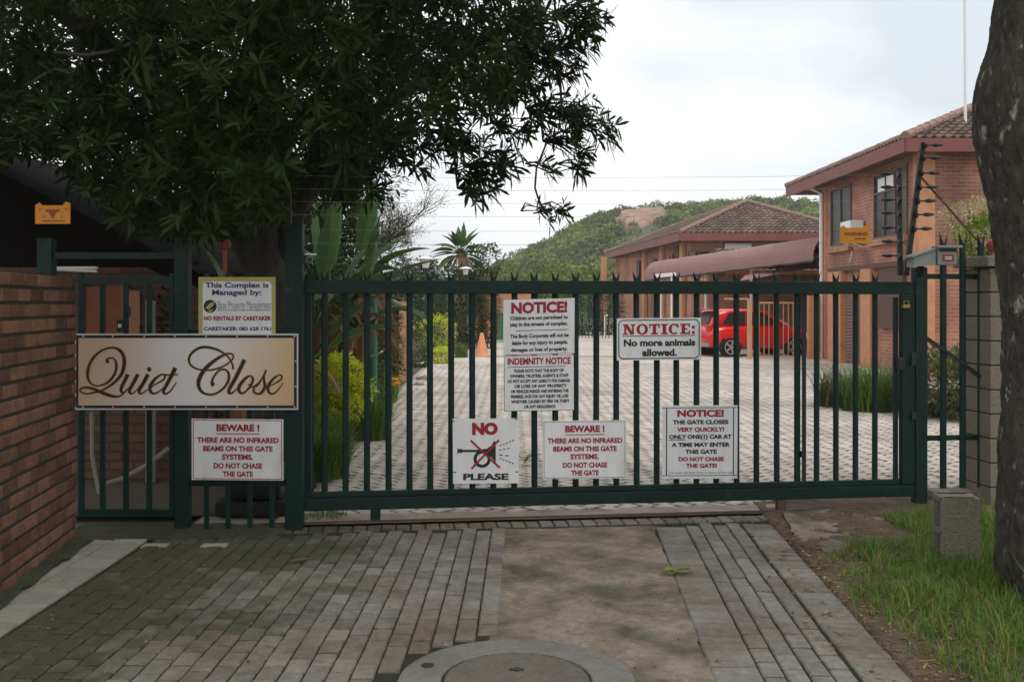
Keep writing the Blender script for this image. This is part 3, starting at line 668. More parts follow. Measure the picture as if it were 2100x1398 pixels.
# ------------------------------------------------------------------ signs
_capref = {}
def text_mesh(body, bold):
    cu = bpy.data.curves.new("lettering", 'FONT'); cu.body = body; cu.size = 1; cu.offset = bold; cu.resolution_u = 3; cu.fill_mode = 'FRONT'
    ob = bpy.data.objects.new("lettering", cu); sc.collection.objects.link(ob)
    dg = bpy.context.evaluated_depsgraph_get(); me = bpy.data.meshes.new_from_object(ob.evaluated_get(dg))
    vs = [tuple(v.co) for v in me.vertices]; fs = [tuple(p.vertices) for p in me.polygons]
    bpy.data.objects.remove(ob); bpy.data.curves.remove(cu); bpy.data.meshes.remove(me)
    return vs, fs
def capref(bold):
    if bold not in _capref:
        vs, _ = text_mesh("H", bold); _capref[bold] = (min(v[1] for v in vs), max(v[1] for v in vs))
    return _capref[bold]
class Sign:
    """flat board in front of the gate (yawed) or of the left fence; photo pixels become positions on its plane"""
    def __init__(s, name, label, x0, y0, x1, y1, left=False, off=.06, slope=0., m='signwhite', th=.005, cat='sign', group=None, Yp=None, mtrim=None):
        s.left = left; s.off = off; s.slope = slope; s.xc = (x0+x1)/2; s.Yp = Yp
        u0, zt = s.raw(x0, y0); u1, zb = s.raw(x1, y1)
        s.u = (u0+u1)/2; s.z = zb
        if left: loc = (s.u, (Yp or LY)-off, zb); rz = 0
        else:
            p = GL+GU*s.u+GN*off; loc = (p.x, p.y, zb); rz = GYAW
        s.o = thing(name, loc, label, cat, rz=rz, group=group)
        if not left: s.o.rotation_euler = (rnd(-.012, .012), rnd(-.006, .006), rz+rnd(-.015, .015))
        b = MB(); c4 = [s.L(x, y) for x, y in ((x0, y1), (x1, y1), (x1, y0), (x0, y0))]
        b.prism(c4, (0, 0, 0), (1, 0, 0), (0, 0, 1), -th)
        # lift the board so that its face sits at local y=0
        b.build('board', M[m], s.o, local=True); s.n = 0
    def raw(s, px, py):
        if s.left:
            p = at(px, py, (s.Yp or LY)-s.off); return p.x, p.z
        return gate_hit(px, py, s.off)
    def L(s, px, py):
        u, z = s.raw(px, py+s.slope*(px-s.xc)); return u-s.u, z-s.z
    def part(s, name, mb, m): return mb.build(name, M[m], s.o, local=True)
    def rect(s, mb, x0, y0, x1, y1, d=.0012, th=.0010):
        c4 = [s.L(x, y) for x, y in ((x0, y1), (x1, y1), (x1, y0), (x0, y0))]
        mb.prism(c4, (0, -d, 0), (1, 0, 0), (0, 0, 1), -th)
    def frame(s, mb, x0, y0, x1, y1, w_, d=.0012):
        s.rect(mb, x0, y0, x1, y0+w_, d); s.rect(mb, x0, y1-w_, x1, y1, d); s.rect(mb, x0, y0+w_, x0+w_, y1-w_, d); s.rect(mb, x1-w_, y0+w_, x1, y1-w_, d)
    def line(s, mb, x0, y0, x1, y1, w_, d=.0014):
        l = math.hypot(x1-x0, y1-y0); nx_, ny_ = -(y1-y0)/l*w_/2, (x1-x0)/l*w_/2
        c4 = [s.L(x, y) for x, y in ((x0+nx_, y0+ny_), (x1+nx_, y1+ny_), (x1-nx_, y1-ny_), (x0-nx_, y0-ny_))]
        if (c4[1][0]-c4[0][0])*(c4[2][1]-c4[1][1])-(c4[1][1]-c4[0][1])*(c4[2][0]-c4[1][0]) < 0: c4.reverse()
        mb.prism(c4, (0, -d, 0), (1, 0, 0), (0, 0, 1), -.0008)
    def poly(s, mb, pts, d=.0014):
        c4 = [s.L(x, y) for x, y in pts]
        ar = sum(c4[i-1][0]*c4[i][1]-c4[i][0]*c4[i-1][1] for i in range(len(c4)))
        if ar < 0: c4.reverse()
        mb.prism(c4, (0, -d, 0), (1, 0, 0), (0, 0, 1), -.0008)
    def text(s, mb, body, x0, x1, ytop, ybase, bold=.02, d=.0016):
        vs, fs = text_mesh(body, bold); lo, hi = capref(bold)
        xa = min(v[0] for v in vs); xb = max(v[0] for v in vs); out = []
        for v in vs:
            px = x0+(v[0]-xa)/(xb-xa)*(x1-x0); py = ybase-(v[1]-lo)/(hi-lo)*(ybase-ytop)
            u, z = s.L(px, py); out.append((u, -d, z))
        mb.add(out, fs)

# big name board
nb = Sign('name_board', 'long cream and tan board reading Quiet Close in dark script with a thin metal edge', 155, 684, 611, 839, left=True, off=.03, th=.012)
nb.part('dark_border', (lambda b: (nb.frame(b, 155, 687, 609, 837, 6), b)[1])(MB()), 'black')
nb.part('metal_edge', (lambda b: (nb.frame(b, 153, 684, 612, 840, 3.2, .003), b)[1])(MB()), 'silver')
b = MB()
for px in (171, 232, 296, 359, 423, 486, 549, 604):
    for py in (689.5, 834): nb.rect(b, px-1.5, py-1.5, px+1.5, py+1.5, .0035)
for py in (740, 792): nb.rect(b, 605, py-1.5, 608, py+1.5, .0035)
nb.part('screws', b, 'silver')
# printed face: white in the middle fading to tan on both sides (the print itself, not light)
pm_ = bpy.data.materials.new('printed_face'); pm_.use_nodes = True
n = pm_.node_tree.nodes; l = pm_.node_tree.links; t_ = n.new("ShaderNodeTexCoord"); sx = n.new("ShaderNodeSeparateXYZ"); l.new(t_.outputs['Generated'], sx.inputs[0])
rp = n.new("ShaderNodeValToRGB"); es = rp.color_ramp.elements; es[0].position = 0; es[0].color = (.50, .33, .23, 1); es[1].position = 1; es[1].color = (.58, .37, .19, 1)
for p_, c_ in ((.12, (.58, .44, .34, 1)), (.36, (.70, .67, .65, 1)), (.58, (.74, .71, .69, 1)), (.76, (.70, .56, .44, 1)), (.92, (.62, .42, .25, 1))):
    e = es.new(p_); e.color = c_
zz = n.new("ShaderNodeMath"); zz.operation = 'MULTIPLY_ADD'; zz.inputs[1].default_value = -.06; l.new(sx.outputs['Z'], zz.inputs[0]); l.new(sx.outputs['X'], zz.inputs[2])
l.new(zz.outputs[0], rp.inputs['Fac']); l.new(rp.outputs['Color'], n['Principled BSDF'].inputs['Base Color']); n['Principled BSDF'].inputs['Roughness'].default_value = .4
M['print'] = pm_
nb.part('printed_panel', (lambda b: (nb.rect(b, 161, 693, 603, 831, .0006), b)[1])(MB()), 'print')
def catmull(pts, n_=10):
    out = []; P = [pts[0]]+list(pts)+[pts[-1]]
    for i in range(1, len(P)-2):
        for k in range(n_):
            t = k/n_
            out.append(tuple(.5*((2*b_)+(-a+c)*t+(2*a-5*b_+4*c-d)*t*t+(-a+3*b_-3*c+d)*t**3) for a, b_, c, d in zip(P[i-1], P[i], P[i+1], P[i+2])))
    out.append(tuple(pts[-1])); return out
SQ = lambda L_: [(150+x/8.225, 680+y/8.225, w_/8.225) for x, y, w_ in L_]
SC = lambda L_: [(370+x/8.224, 680+y/8.224, w_/8.224) for x, y, w_ in L_]
strokes = [
 SQ([(600, 520, 60), (570, 480, 42), (620, 443, 22), (690, 455, 24), (728, 540, 40), (718, 670, 42), (650, 790, 40), (540, 880, 30), (410, 910, 22), (320, 885, 26), (258, 800, 42), (245, 690, 54), (275, 560, 50), (350, 430, 42), (470, 325, 34), (600, 275, 30), (700, 272, 34), (800, 325, 48), (858, 430, 58), (862, 550, 60), (830, 690, 54), (745, 810, 44), (630, 905, 34), (480, 990, 26), (330, 1030, 26), (220, 1043, 24), (140, 1018, 22), (118, 978, 24), (180, 940, 34), (290, 948, 44), (410, 990, 50), (540, 1045, 54), (670, 1085, 44), (770, 1088, 28), (850, 1040, 18), (920, 960, 14)]),
 SQ([(925, 715, 60), (870, 830, 58), (815, 945, 54), (815, 1010, 40), (860, 1020, 22), (930, 960, 14), (1060, 790, 14)]),
 SQ([(1095, 715, 58), (1030, 840, 58), (955, 980, 52), (965, 1035, 36), (1010, 1035, 18), (1110, 940, 14), (1200, 800, 12)]),
 SQ([(1265, 715, 58), (1200, 840, 58), (1120, 980, 52), (1125, 1035, 36), (1170, 1035, 18), (1260, 970, 14)]),
 SQ([(1255, 650, 60), (1285, 632, 70), (1312, 612, 50)]),
 SQ([(1270, 960, 14), (1400, 880, 18), (1520, 810, 26), (1550, 750, 28), (1500, 720, 22), (1400, 780, 40), (1310, 900, 58), (1300, 990, 50), (1350, 1040, 30), (1430, 1020, 18), (1540, 930, 14)]),
 SQ([(1725, 608, 70), (1660, 740, 60), (1580, 890, 58), (1525, 1000, 48), (1560, 1045, 28), (1640, 1000, 18), (1745, 850, 12)]),
 SQ([(1470, 722, 10), (1600, 728, 22), (1770, 722, 12)]),
 SC([(888, 635, 26), (875, 540, 24), (800, 420, 22), (660, 320, 30), (500, 268, 38), (350, 265, 40), (220, 335, 38), (148, 440, 34), (165, 545, 28), (260, 618, 24), (430, 650, 20), (620, 622, 22), (790, 545, 22), (885, 450, 22), (880, 385, 22), (800, 370, 26), (670, 425, 40), (520, 530, 56), (400, 650, 64), (325, 780, 66), (305, 890, 60), (350, 1000, 42), (460, 1055, 30), (590, 1045, 28), (730, 950, 34), (810, 820, 42), (812, 700, 36), (740, 633, 26), (640, 665, 24), (560, 770, 28), (535, 850, 44), (550, 890, 74), (565, 905, 40)]),
 SC([(1080, 472, 66), (1010, 620, 64), (920, 800, 62), (825, 970, 58), (830, 1035, 40), (890, 1020, 22), (970, 940, 14)]),
 SC([(1190, 740, 22), (1110, 775, 40), (1010, 890, 56), (985, 980, 54), (1030, 1035, 34), (1100, 1010, 24), (1190, 900, 36), (1225, 800, 38), (1190, 742, 24)]),
 SC([(1150, 880, 16), (1200, 935, 18), (1290, 900, 40), (1370, 800, 22), (1450, 645, 26), (1410, 740, 34), (1415, 840, 40), (1425, 930, 50), (1370, 1025, 44), (1290, 1045, 30), (1235, 1000, 34), (1250, 950, 30)]),
 SC([(1450, 930, 14), (1580, 880, 18), (1690, 810, 26), (1712, 750, 26), (1660, 730, 22), (1560, 800, 38), (1480, 920, 54), (1490, 1010, 42), (1550, 1045, 26), (1630, 1000, 20), (1735, 860, 12)]),
]
def ribbon(sg, mb, st, extra, d0):
    P = catmull(st, 8); k = len(P); L_ = []; Rr = []
    for i, (x, y, w_) in enumerate(P):
        a = P[max(i-1, 0)]; c = P[min(i+1, k-1)]; dx, dy = c[0]-a[0], c[1]-a[1]; q = math.hypot(dx, dy) or 1
        hw = max(.6, w_/2*.94+extra); L_.append((x-dy/q*hw, y+dx/q*hw)); Rr.append((x+dy/q*hw, y-dx/q*hw))
    vs = []
    for i in range(k):
        dep = -(d0+.0008*i/k)
        for p in (L_[i], Rr[i]):
            u, z = sg.L(*p); vs.append((u, dep, z))
    mb.add(vs, [(2*i, 2*i+1, 2*i+3, 2*i+2) for i in range(k-1)], 0, .5)
b = MB()
for i, st in enumerate(strokes): ribbon(nb, b, st, 1.0, .0012+.0001*(i % 3))
nb.part('gold_outline', b, 'gold')
b = MB()
for i, st in enumerate(strokes): ribbon(nb, b, st, 0, .0024+.0001*(i % 3))
nb.part('script_lettering', b, 'brownink')

# management sign
s = Sign('management_sign', 'square white sign with olive border and navy and red lines above the long name board', 407, 568, 565, 690, left=True, off=.02, m='olive')
b = MB(); r_ = 9; pts = []
for (cx_, cy_, a0) in ((557-r_, 577+r_, -90), (557-r_, 686, 0), (416+r_, 686, 90), (416+r_, 577+r_, 180)):
    if cy_ > 600: pts.append((557, 686) if cx_ > 500 else (416, 686)); continue
    for k in range(5): a = R(a0+k*22.5); pts.append((cx_+r_*math.cos(a), cy_+r_*math.sin(a)))
s.poly(b, pts, .0008); s.part('white_panel', b, 'signwhite')
b = MB(); s.text(b, 'This Complex is', 421, 551, 579, 590, .035); s.text(b, 'Managed by:', 435, 536, 594, 605, .035)
s.text(b, 'CARETAKER: 083 628 1761', 418, 556, 670, 678, .04); s.part('navy_lettering', b, 'blueink')
b = MB(); s.text(b, 'Base Property Management', 447, 556, 617, 633, 0); s.part('grey_lettering', b, 'greyink')
b = MB(); s.text(b, 'NO RENTALS BY CARETAKER', 418, 556, 648, 657, .05); s.rect(b, 445, 635.5, 556, 637); s.part('red_lettering', b, 'redink')
b = MB(); s.poly(b, [(431+13.5*math.cos(k*.3142), 628+13.5*math.sin(k*.3142)) for k in range(20)]); s.part('emblem_disc', b, 'blackink')
b = MB(); s.poly(b, [(421, 632), (430, 622), (440, 618), (437, 627), (429, 634)], .0022); s.poly(b, [(426, 637), (437, 634), (435, 638), (430, 640)], .0022); s.part('emblem_leaf', b, 'olive')

def beware(name, label, x0, y0, x1, y1, left, slope, line_w=2.2, bo='redink'):
    s = Sign(name, label, x0, y0, x1, y1, left=left, off=.035 if left else .075, slope=slope)
    W, H = x1-x0, y1-y0; X = lambda f: x0+W*f; Y = lambda f: y0+H*f
    b = MB(); s.frame(b, X(.014), Y(.015), X(.986), Y(.985), 1.5 if left else 1.0); s.part('border', b, bo)
    b = MB(); s.text(b, 'BEWARE !', X(.27), X(.74), Y(.085), Y(.20), .05)
    for tx, a, c, f in (('THERE ARE NO INFRARED', .06, .95, .345), ('BEAMS ON THIS GATE', .125, .885, .485), ('SYSTEMS.', .33, .67, .62), ('DO NOT CHASE', .24, .77, .765), ('THE GATE', .34, .67, .90)):
        s.text(b, tx, X(a), X(c), Y(f-.045), Y(f+.045), .045)
    s.rect(b, X(.27), Y(.235), X(.74), Y(.25)); s.part('red_lettering', b, 'redink')
    for fx in (.14, .83):
        for fy in (-.01, 1.0):
            b = MB(); u, z = s.L(X(fx), Y(fy)); b.tube([(u, .01, z+.012), (u, -.006, z+.006), (u+.004, -.008, z-.006), (u, .012, z-.016)], .0022, 5); s.part('wire_tie', b, 'darkmetal')
    return s
beware('warning_sign', 'white sign with red BEWARE lettering wired to the fence left of the sliding gate', 393, 859, 581, 984, True, .008)
beware('warning_sign', 'white sign with red BEWARE lettering on the sliding gate beside the horn sign', 1113, 862, 1285, 981, False, -.005, bo='greyink')

# two stacked notices
s = Sign('notice_sign', 'white sign with red NOTICE heading and black lines about children playing, above the indemnity sign', 1032, 613, 1178, 727, off=.075, slope=-.03)
b = MB(); s.text(b, 'NOTICE!', 1048, 1163, 619, 642, .05); s.rect(b, 1036, 725.5, 1178, 727); s.part('heading', b, 'redink')
b = MB()
for tx, a, c, y in (('Children are not permitted to', 1046, 1164, 655), ('play in the streets of complex.', 1046, 1164, 668), ('The Body Corporate will not be', 1046, 1166, 692), ('liable for any injury to people,', 1050, 1164, 706), ('damages or loss of property.', 1048, 1164, 720)):
    s.text(b, tx, a, c, y-8, y, .04)
s.rect(b, 1058, 676.3, 1164, 677.6); s.part('message', b, 'blackink')
s = Sign('indemnity_sign', 'white sign with red INDEMNITY NOTICE heading over eight small black lines', 1034, 728, 1178, 842, off=.075, slope=-.012)
b = MB(); s.text(b, 'INDEMNITY NOTICE', 1041, 1171, 733, 747, .04); s.part('heading', b, 'redink')
b = MB(); s.rect(b, 1041, 751, 1160, 752.2)
for i, (tx, a, c) in enumerate((('PLEASE NOTE THAT THE BODY OF', 1055, 1156), ('OWNERS, TRUSTEES, AGENTS & STAFF', 1046, 1166), ('DO NOT ACCEPT ANY LIABILITY FOR DAMAGE', 1041, 1169), ('OR LOSS OF ANY PROPERTY', 1055, 1163), ('OR VEHICLES PARKED AND ENTERING THE', 1048, 1166), ('PREMISES, NOR FOR ANY INJURY OR LOSS', 1048, 1166), ('WHETHER CAUSED BY FIRE OR THEFT', 1048, 1168), ('OR ANY NEGLIGENCE.', 1075, 1140))):
    y = 763+i*10.5; s.text(b, tx, a, c, y-6.7, y, .045)
s.frame(b, 1034, 728.5, 1178, 842, .9); s.part('message', b, 'blackink')

# no more animals: slab serif heading drawn by hand
s = Sign('notice_sign', 'wide white sign with black frame reading No more animals allowed', 1265, 652, 1438, 738, off=.085, slope=-.008)
b = MB()
x0, y0, x1, y1 = 1269, 656, 1434, 734.5
for q0, q1 in (((x0+6, y0), (x1-6, y0)), ((x0+6, y1), (x1-6, y1)), ((x0, y0+6), (x0, y1-6)), ((x1, y0+6), (x1, y1-6)), ((x0, y0+6), (x0+6, y0)), ((x1-6, y0), (x1, y0+6)), ((x0, y1-6), (x0+6, y1)), ((x1-6, y1), (x1, y1-6))): s.line(b, *q0, *q1, 2)
s.part('border', b, 'blackink')
b = MB(); yt, yb = 664, 685.5
def slab(xa, xb, full=True):
    s.rect(b, xa, yt, xb, yt+3.2, .0016); s.rect(b, xa, yb-3.2, xb, yb, .0017)
def oval(cx_, rx_, a0, a1, wx=6.5, wy=3):
    cy_ = (yt+yb)/2; ry_ = (yb-yt)/2+.4; nn = 28; A = [a0+(a1-a0)*k/nn for k in range(nn+1)]
    for k in range(nn):
        q = [(cx_+rx_*math.cos(R(A[k])), cy_+ry_*math.sin(R(A[k]))), (cx_+rx_*math.cos(R(A[k+1])), cy_+ry_*math.sin(R(A[k+1]))), (cx_+(rx_-wx)*math.cos(R(A[k+1])), cy_+(ry_-wy)*math.sin(R(A[k+1]))), (cx_+(rx_-wx)*math.cos(R(A[k])), cy_+(ry_-wy)*math.sin(R(A[k])))]
        s.poly(b, q, .0015)
s.rect(b, 1280, yt, 1284, yb, .0014); s.rect(b, 1296, yt, 1300, yb, .0014); s.poly(b, [(1279, yt), (1287, yt), (1300, yb), (1293, yb)], .0019)
s.rect(b, 1277, yt, 1286, yt+3, .0021); s.rect(b, 1277, yb-3, 1287, yb, .0021); s.rect(b, 1293, yt, 1303, yt+3, .0021)
oval(1317, 12, 0, 360)
s.rect(b, 1338.5, yt, 1345.5, yb, .0014); s.rect(b, 1331, yt, 1353, yt+3.2, .0016); s.rect(b, 1331, yt, 1334, yt+8, .0018); s.rect(b, 1350, yt, 1353, yt+8, .0018); s.rect(b, 1335, yb-3.2, 1349, yb, .0017)
s.rect(b, 1359, yt, 1366, yb, .0014); slab(1355.5, 1369.5)
oval(1382, 11, 45, 318); s.rect(b, 1388, yt, 1391.5, yt+8, .0018)
s.rect(b, 1398, yt, 1405, yb, .0014); slab(1395, 1415); s.rect(b, 1405, yt+9.5, 1410, yt+12.5, .0016); s.rect(b, 1412, yt, 1415, yt+7, .0019); s.rect(b, 1412, yb-7, 1415, yb, .0019)
for yy in (yt+4.5, yb-6): s.rect(b, 1419, yy, 1425, yy+6, .0014)
s.rect(b, 1276, 687.5, 1426, 689.3); s.part('heading', b, 'redink')
b = MB(); s.text(b, 'No more animals', 1279, 1426, 695, 709.5, .045); s.text(b, 'allowed.', 1317, 1388, 715, 730, .045); s.part('message', b, 'blackink')

# no hooting sign
s = Sign('hooting_sign', 'square white sign with a crossed out horn between the words NO and PLEASE', 929, 858, 1064, 991, off=.075)
Q = lambda x, y: (920+x/9.64, 850+y/9.64)
b = MB(); s.text(b, 'NO', Q(470, 0)[0], Q(980, 0)[0], Q(0, 155)[1], Q(0, 400)[1], .07)
for a, c in (((440, 505), (1015, 1050)), ((1000, 500), (450, 1065))): s.line(b, *Q(*a), *Q(*c), 4.2, .0030)
s.part('red_marks', b, 'redink')
b = MB(); s.text(b, 'PLEASE', Q(288, 0)[0], Q(1185, 0)[0], Q(0, 1160)[1], Q(0, 1290)[1], .045)
s.poly(b, [Q(*p) for p in ((175, 640), (215, 685), (250, 660), (280, 690), (550, 690), (760, 670), (850, 610), (900, 520), (935, 530), (935, 950), (870, 870), (800, 790), (740, 740), (550, 738), (280, 735), (250, 760), (215, 740), (175, 785))])
for k in range(28):
    a0, a1 = 2*math.pi*k/28, 2*math.pi*(k+1)/28
    s.poly(b, [Q(665+r_*math.cos(a), 875+r_*1.0*math.sin(a)) for r_, a in ((172, a0), (172, a1), (108, a1), (108, a0))], .0019)
def dashes(p, q, n_):
    for k in range(n_):
        f0, f1 = k/n_, (k+.62)/n_; s.line(b, *Q(p[0]+(q[0]-p[0])*f0, p[1]+(q[1]-p[1])*f0), *Q(p[0]+(q[0]-p[0])*f1, p[1]+(q[1]-p[1])*f1), 2)
dashes((1015, 620), (1320, 495), 5); dashes((1000, 705), (1240, 655), 3); dashes((1005, 795), (1230, 818), 2); dashes((1015, 860), (1310, 980), 5)
for x, y in ((95, 118), (1345, 95), (120, 1132), (1350, 1132)): s.rect(b, Q(x-35, 0)[0], Q(0, y-9)[1], Q(x+35, 0)[0], Q(0, y+9)[1])
s.part('black_marks', b, 'blackink')

# gate closes quickly
s = Sign('notice_sign', 'white sign reading the gate closes very quickly, low on the right of the sliding gate', 1358, 831, 1512, 981, off=.075, slope=-.012)
Q = lambda x, y: (1350+x/8.735, 825+y/8.735)
b = MB(); s.text(b, 'NOTICE!', Q(335, 0)[0], Q(1170, 0)[0], Q(0, 130)[1], Q(0, 258)[1], .05)
for tx, a, c, y in (('VERY QUICKLY!', 330, 1175, 482), ('DO NOT CHASE', 360, 1175, 1012), ('THE GATE!', 495, 1050, 1130)): s.text(b, tx, Q(a, 0)[0], Q(c, 0)[0], Q(0, y-38)[1], Q(0, y+38)[1], .05)
s.part('red_lettering', b, 'redink')
b = MB()
for tx, a, c, y in (('THE GATE CLOSES', 255, 1250, 350), ('ONLY ONE(1) CAR AT', 190, 1310, 612), ('A TIME MAY ENTER', 235, 1280, 755), ('THIS GATE', 480, 1045, 880)): s.text(b, tx, Q(a, 0)[0], Q(c, 0)[0], Q(0, y-38)[1], Q(0, y+38)[1], .05)
s.text(b, 'You enter the Body Corp. property at own risk', Q(195, 0)[0], Q(1330, 0)[0], Q(0, 1235)[1], Q(0, 1270)[1], .0)
s.rect(b, Q(190, 0)[0], Q(0, 662)[1], Q(480, 0)[0], Q(0, 674)[1])
for q in ((70, 88, 1410, 100), (70, 1300, 1410, 1312), (135, 100, 155, 1300), (1335, 100, 1352, 1300)): s.rect(b, *Q(q[0], q[1]), *Q(q[2], q[3]))
s.part('black_lettering', b, 'blackink')

# amber electric fence warnings
def amber(label, x0, y0, x1, y1, left, Yp, notch=True):
    s = Sign('fence_warning_sign', label, x0, y0, x1, y1, left=True, off=0, Yp=Yp, m='yellowsign')
    W, H = x1-x0, y1-y0; X = lambda f: x0+W*f; Y = lambda f: y0+H*f
    b = MB()
    s.poly(b, [(x0, Y(0)), (X(.12), Y(-.16)), (X(.2), Y(0)), (X(.2), Y(.06)), (x0, Y(.06))], -.003); s.part('hanger_tab', b, 'yellowsign'); b = MB(); s.poly(b, [(X(.78), Y(.06)), (X(.78), Y(0)), (X(.86), Y(-.2)), (x1, Y(-.12)), (x1, Y(.06))], -.003)
    s.part('hanger_tab', b, 'yellowsign')
    return s, X, Y
s, X, Y = amber('amber electric fence warning sign in the dark left corner under the tree', 72, 421, 144, 459, True, 7.0)
b = MB(); s.rect(b, X(.3), Y(.22), X(.7), Y(.36)); s.poly(b, [(X(.38), Y(.36)), (X(.62), Y(.36)), (X(.5), Y(.76))]); s.rect(b, X(.2), Y(.82), X(.85), Y(.88))
for fx, fy in ((.14, .22), (.88, .2), (.26, .6), (.76, .6)): s.poly(b, [(X(fx)+2*math.cos(k*.785), Y(fy)+2*math.sin(k*.785)) for k in range(8)])
s.part('black_marks', b, 'clay')
s, X, Y = amber('amber electric fence warning sign hung on the wires before the two storey house', 1723, 467, 1783, 499, True, 7.85)
b = MB(); s.text(b, 'WARNING', X(.13), X(.92), Y(.28), Y(.52), .05); s.rect(b, X(.5), Y(.66), X(.88), Y(.76)); s.part('black_marks', b, 'clay')
# ------------------------------------------------------------------ electric fence above the gate
EY = 7.9
ef = thing('electric_fence', (at(1850, 0, EY).x, EY, 0), 'electric security fence with two black posts, insulators and thin wires above the sliding gate', 'electric fence')
pA = [at(1843, 345, EY), at(1846, 565, EY)]; pB = [at(1893, 293, EY), at(1858, 565, EY)]
lx = at(592, 0, 7.3).x
pL = [at(592, 250, 7.3), at(594, 480, 7.3)]
for k, (a, c, w_) in enumerate(((pA[0], pA[1], .035), (pB[0], pB[1], .038), (pL[0], pL[1], .026))):
    b = MB(); b.bar(a, c, w_, .03); b.build('post', M['darkmetal'], ef)
b = MB(); b.bar(at(1886, 360, EY), at(2003, 492, EY+.12), .012); b.build('stay', M['rust'], ef)
def insul(c, side, long_=True):
    b = MB()
    x1 = c.x+side*.13; x0 = c.x+side*.0
    b.tube([c+Vector((0, -.02, 0)), c+Vector((side*.02, -.02, 0))], .026, 8)
    b.tube([(x0+side*.03, c.y-.02, c.z), (x0+side*.07, c.y-.02, c.z+.002)], .006, 6)
    b.tube([(x0+side*.07, c.y-.02, c.z+.002), (x0+side*.10, c.y-.02, c.z+.002), (x0+side*.15, c.y-.02, c.z+.003)], [.012, .018, .008], 7)
    b.build('insulator', M['insul'], ef)
rowsA = [358, 385, 411, 438, 468, 496, 525]
for py in rowsA:
    f = (py-345)/220; insul(pA[0].lerp(pA[1], f), -1)
rowsB = [299, 325, 356, 385, 413, 441, 470]
for py in rowsB:
    f = (py-293)/272; insul(pB[0].lerp(pB[1], f), 1)
for i, py in enumerate(rowsA):
    a = at(594, py+2, 7.3); c = at(1815, py, EY); mid = (a+c)/2-Vector((0, 0, .02)); b = MB()
    b.tube([a, a.lerp(mid, .5)-Vector((0, 0, .008)), mid, c.lerp(mid, .5)-Vector((0, 0, .008)), c], .0014, 4); b.build('wire', M['wire'], ef)
for py in rowsB[2:]:
    f = (py-293)/272; a = pB[0].lerp(pB[1], f)+Vector((.15, -.02, 0)); b = MB(); b.tube([a, a+Vector((1.2, .3, 0))], .0014, 4); b.build('wire', M['wire'], ef)

# grey flood lamp / sensor housing on the gate post
c = at(1910, 524, 7.72); fb = thing('sensor_housing', c, 'grey wedge shaped housing with a small red label above the right gate post', 'housing', rz=R(0))
b = MB()
b.prism([(-.17, -.09), (.0, -.075), (.0, .04), (-.165, -.02)], c+Vector((0, .06, 0)), (1, 0, 0), (0, 0, 1), .14)
b.prism([(-.185, -.02), (.01, .045), (.01, .06), (-.185, -.005)], c+Vector((0, .075, 0)), (1, 0, 0), (0, 0, 1), .17)
b.build('body', M['greybox'], fb)
b = MB(); b.box(c+Vector((.085, -.06, -.012)), (.15, .06, .13), bev=.012); b.box(c+Vector((.09, -.07, .062)), (.19, .12, .02), bev=.006); b.build('front_hood', M['greybox'], fb)
b = MB(); b.box(c+Vector((.09, -.0915, .035)), (.13, .006, .022)); b.build('lens_slot', M['black'], fb)
b = MB(); b.box(c+Vector((.09, -.0925, -.022)), (.085, .005, .052)); b.build('red_label', M['clay'], fb)
b = MB(); b.box(c+Vector((.09, -.0955, -.016)), (.055, .003, .008)); b.box(c+Vector((.09, -.0955, -.03)), (.055, .003, .008)); b.build('label_bars', M['signwhite'], fb)
b = MB(); b.bar(c+Vector((-.08, 0, -.08)), c+Vector((-.08, .05, -.16)), .04); b.build('bracket', M['darkmetal'], fb)
# small camera left of the gate
c = at(634, 522, 7.35); ca = thing('security_camera', c, 'small white security camera on the post at the left end of the sliding gate', 'camera')
b = MB(); b.box(c, (.09, .12, .012), rz=.4, bev=.004); b.build('sun_shield', M['white'], ca)
b = MB(); b.tube([c+Vector((-.02, .06, -.035)), c+Vector((.015, -.06, -.04))], .026, 12); b.build('barrel', M['greybox'], ca)
b = MB(); b.tube([c+Vector((.0152, -.0605, -.04)), c+Vector((.0165, -.064, -.04))], .02, 12); b.build('lens', M['black'], ca)
b = MB(); b.bar(c+Vector((-.03, .03, -.03)), c+Vector((-.10, .03, -.02)), .015); b.build('bracket', M['darkmetal'], ca)
c = at(461, 503, 7.35); b = MB(); b.lathe(c+Vector((0, 0, -.05)), [(.015, -.6), (.015, .02), (.04, .03), (.045, .06), (.038, .09), (.012, .10)], 14); tag(b.build('siren', M['clay']), 'small red siren dome on a thin stalk above the management sign', 'siren')

# ------------------------------------------------------------------ trees
def rosette(mb, p, d, n_, L, w_, t0, droop=.3):
    """a whorl of long blunt leaves spreading from one shoot tip"""
    d = d.normalized(); u = d.orthogonal().normalized(); v = d.cross(u)
    a0 = rnd(0, 6.28)
    for k in range(n_):
        a = a0+k*2.4; e = rnd(-.15, .9)
        dr = (u*math.cos(a)+v*math.sin(a))*math.cos(e)+d*math.sin(e)
        dr.z -= rnd(0, droop)
        l_ = L*rnd(.7, 1.15)
        leaf_quads(mb, Vector(p)+d*rnd(-.04, .04), dr, l_, w_*rnd(.8, 1.15)*l_/L, d, min(1, max(0, t0+rnd(-.3, .3))), droop=rnd(.0, .25))
def inpoly(x, y, P):
    r_ = False; j = len(P)-1
    for i in range(len(P)):
        if (P[i][1] > y) != (P[j][1] > y) and x < (P[j][0]-P[i][0])*(y-P[i][1])/(P[j][1]-P[i][1])+P[i][0]: r_ = not r_
        j = i
    return r_
lt = thing('broadleaf_tree', (-2.15, 8.95, 0), 'large dark tree with whorled long leaves hanging over the left half of the gate', 'tree')
b = MB()
base = Vector((-2.15, 8.95, 0))
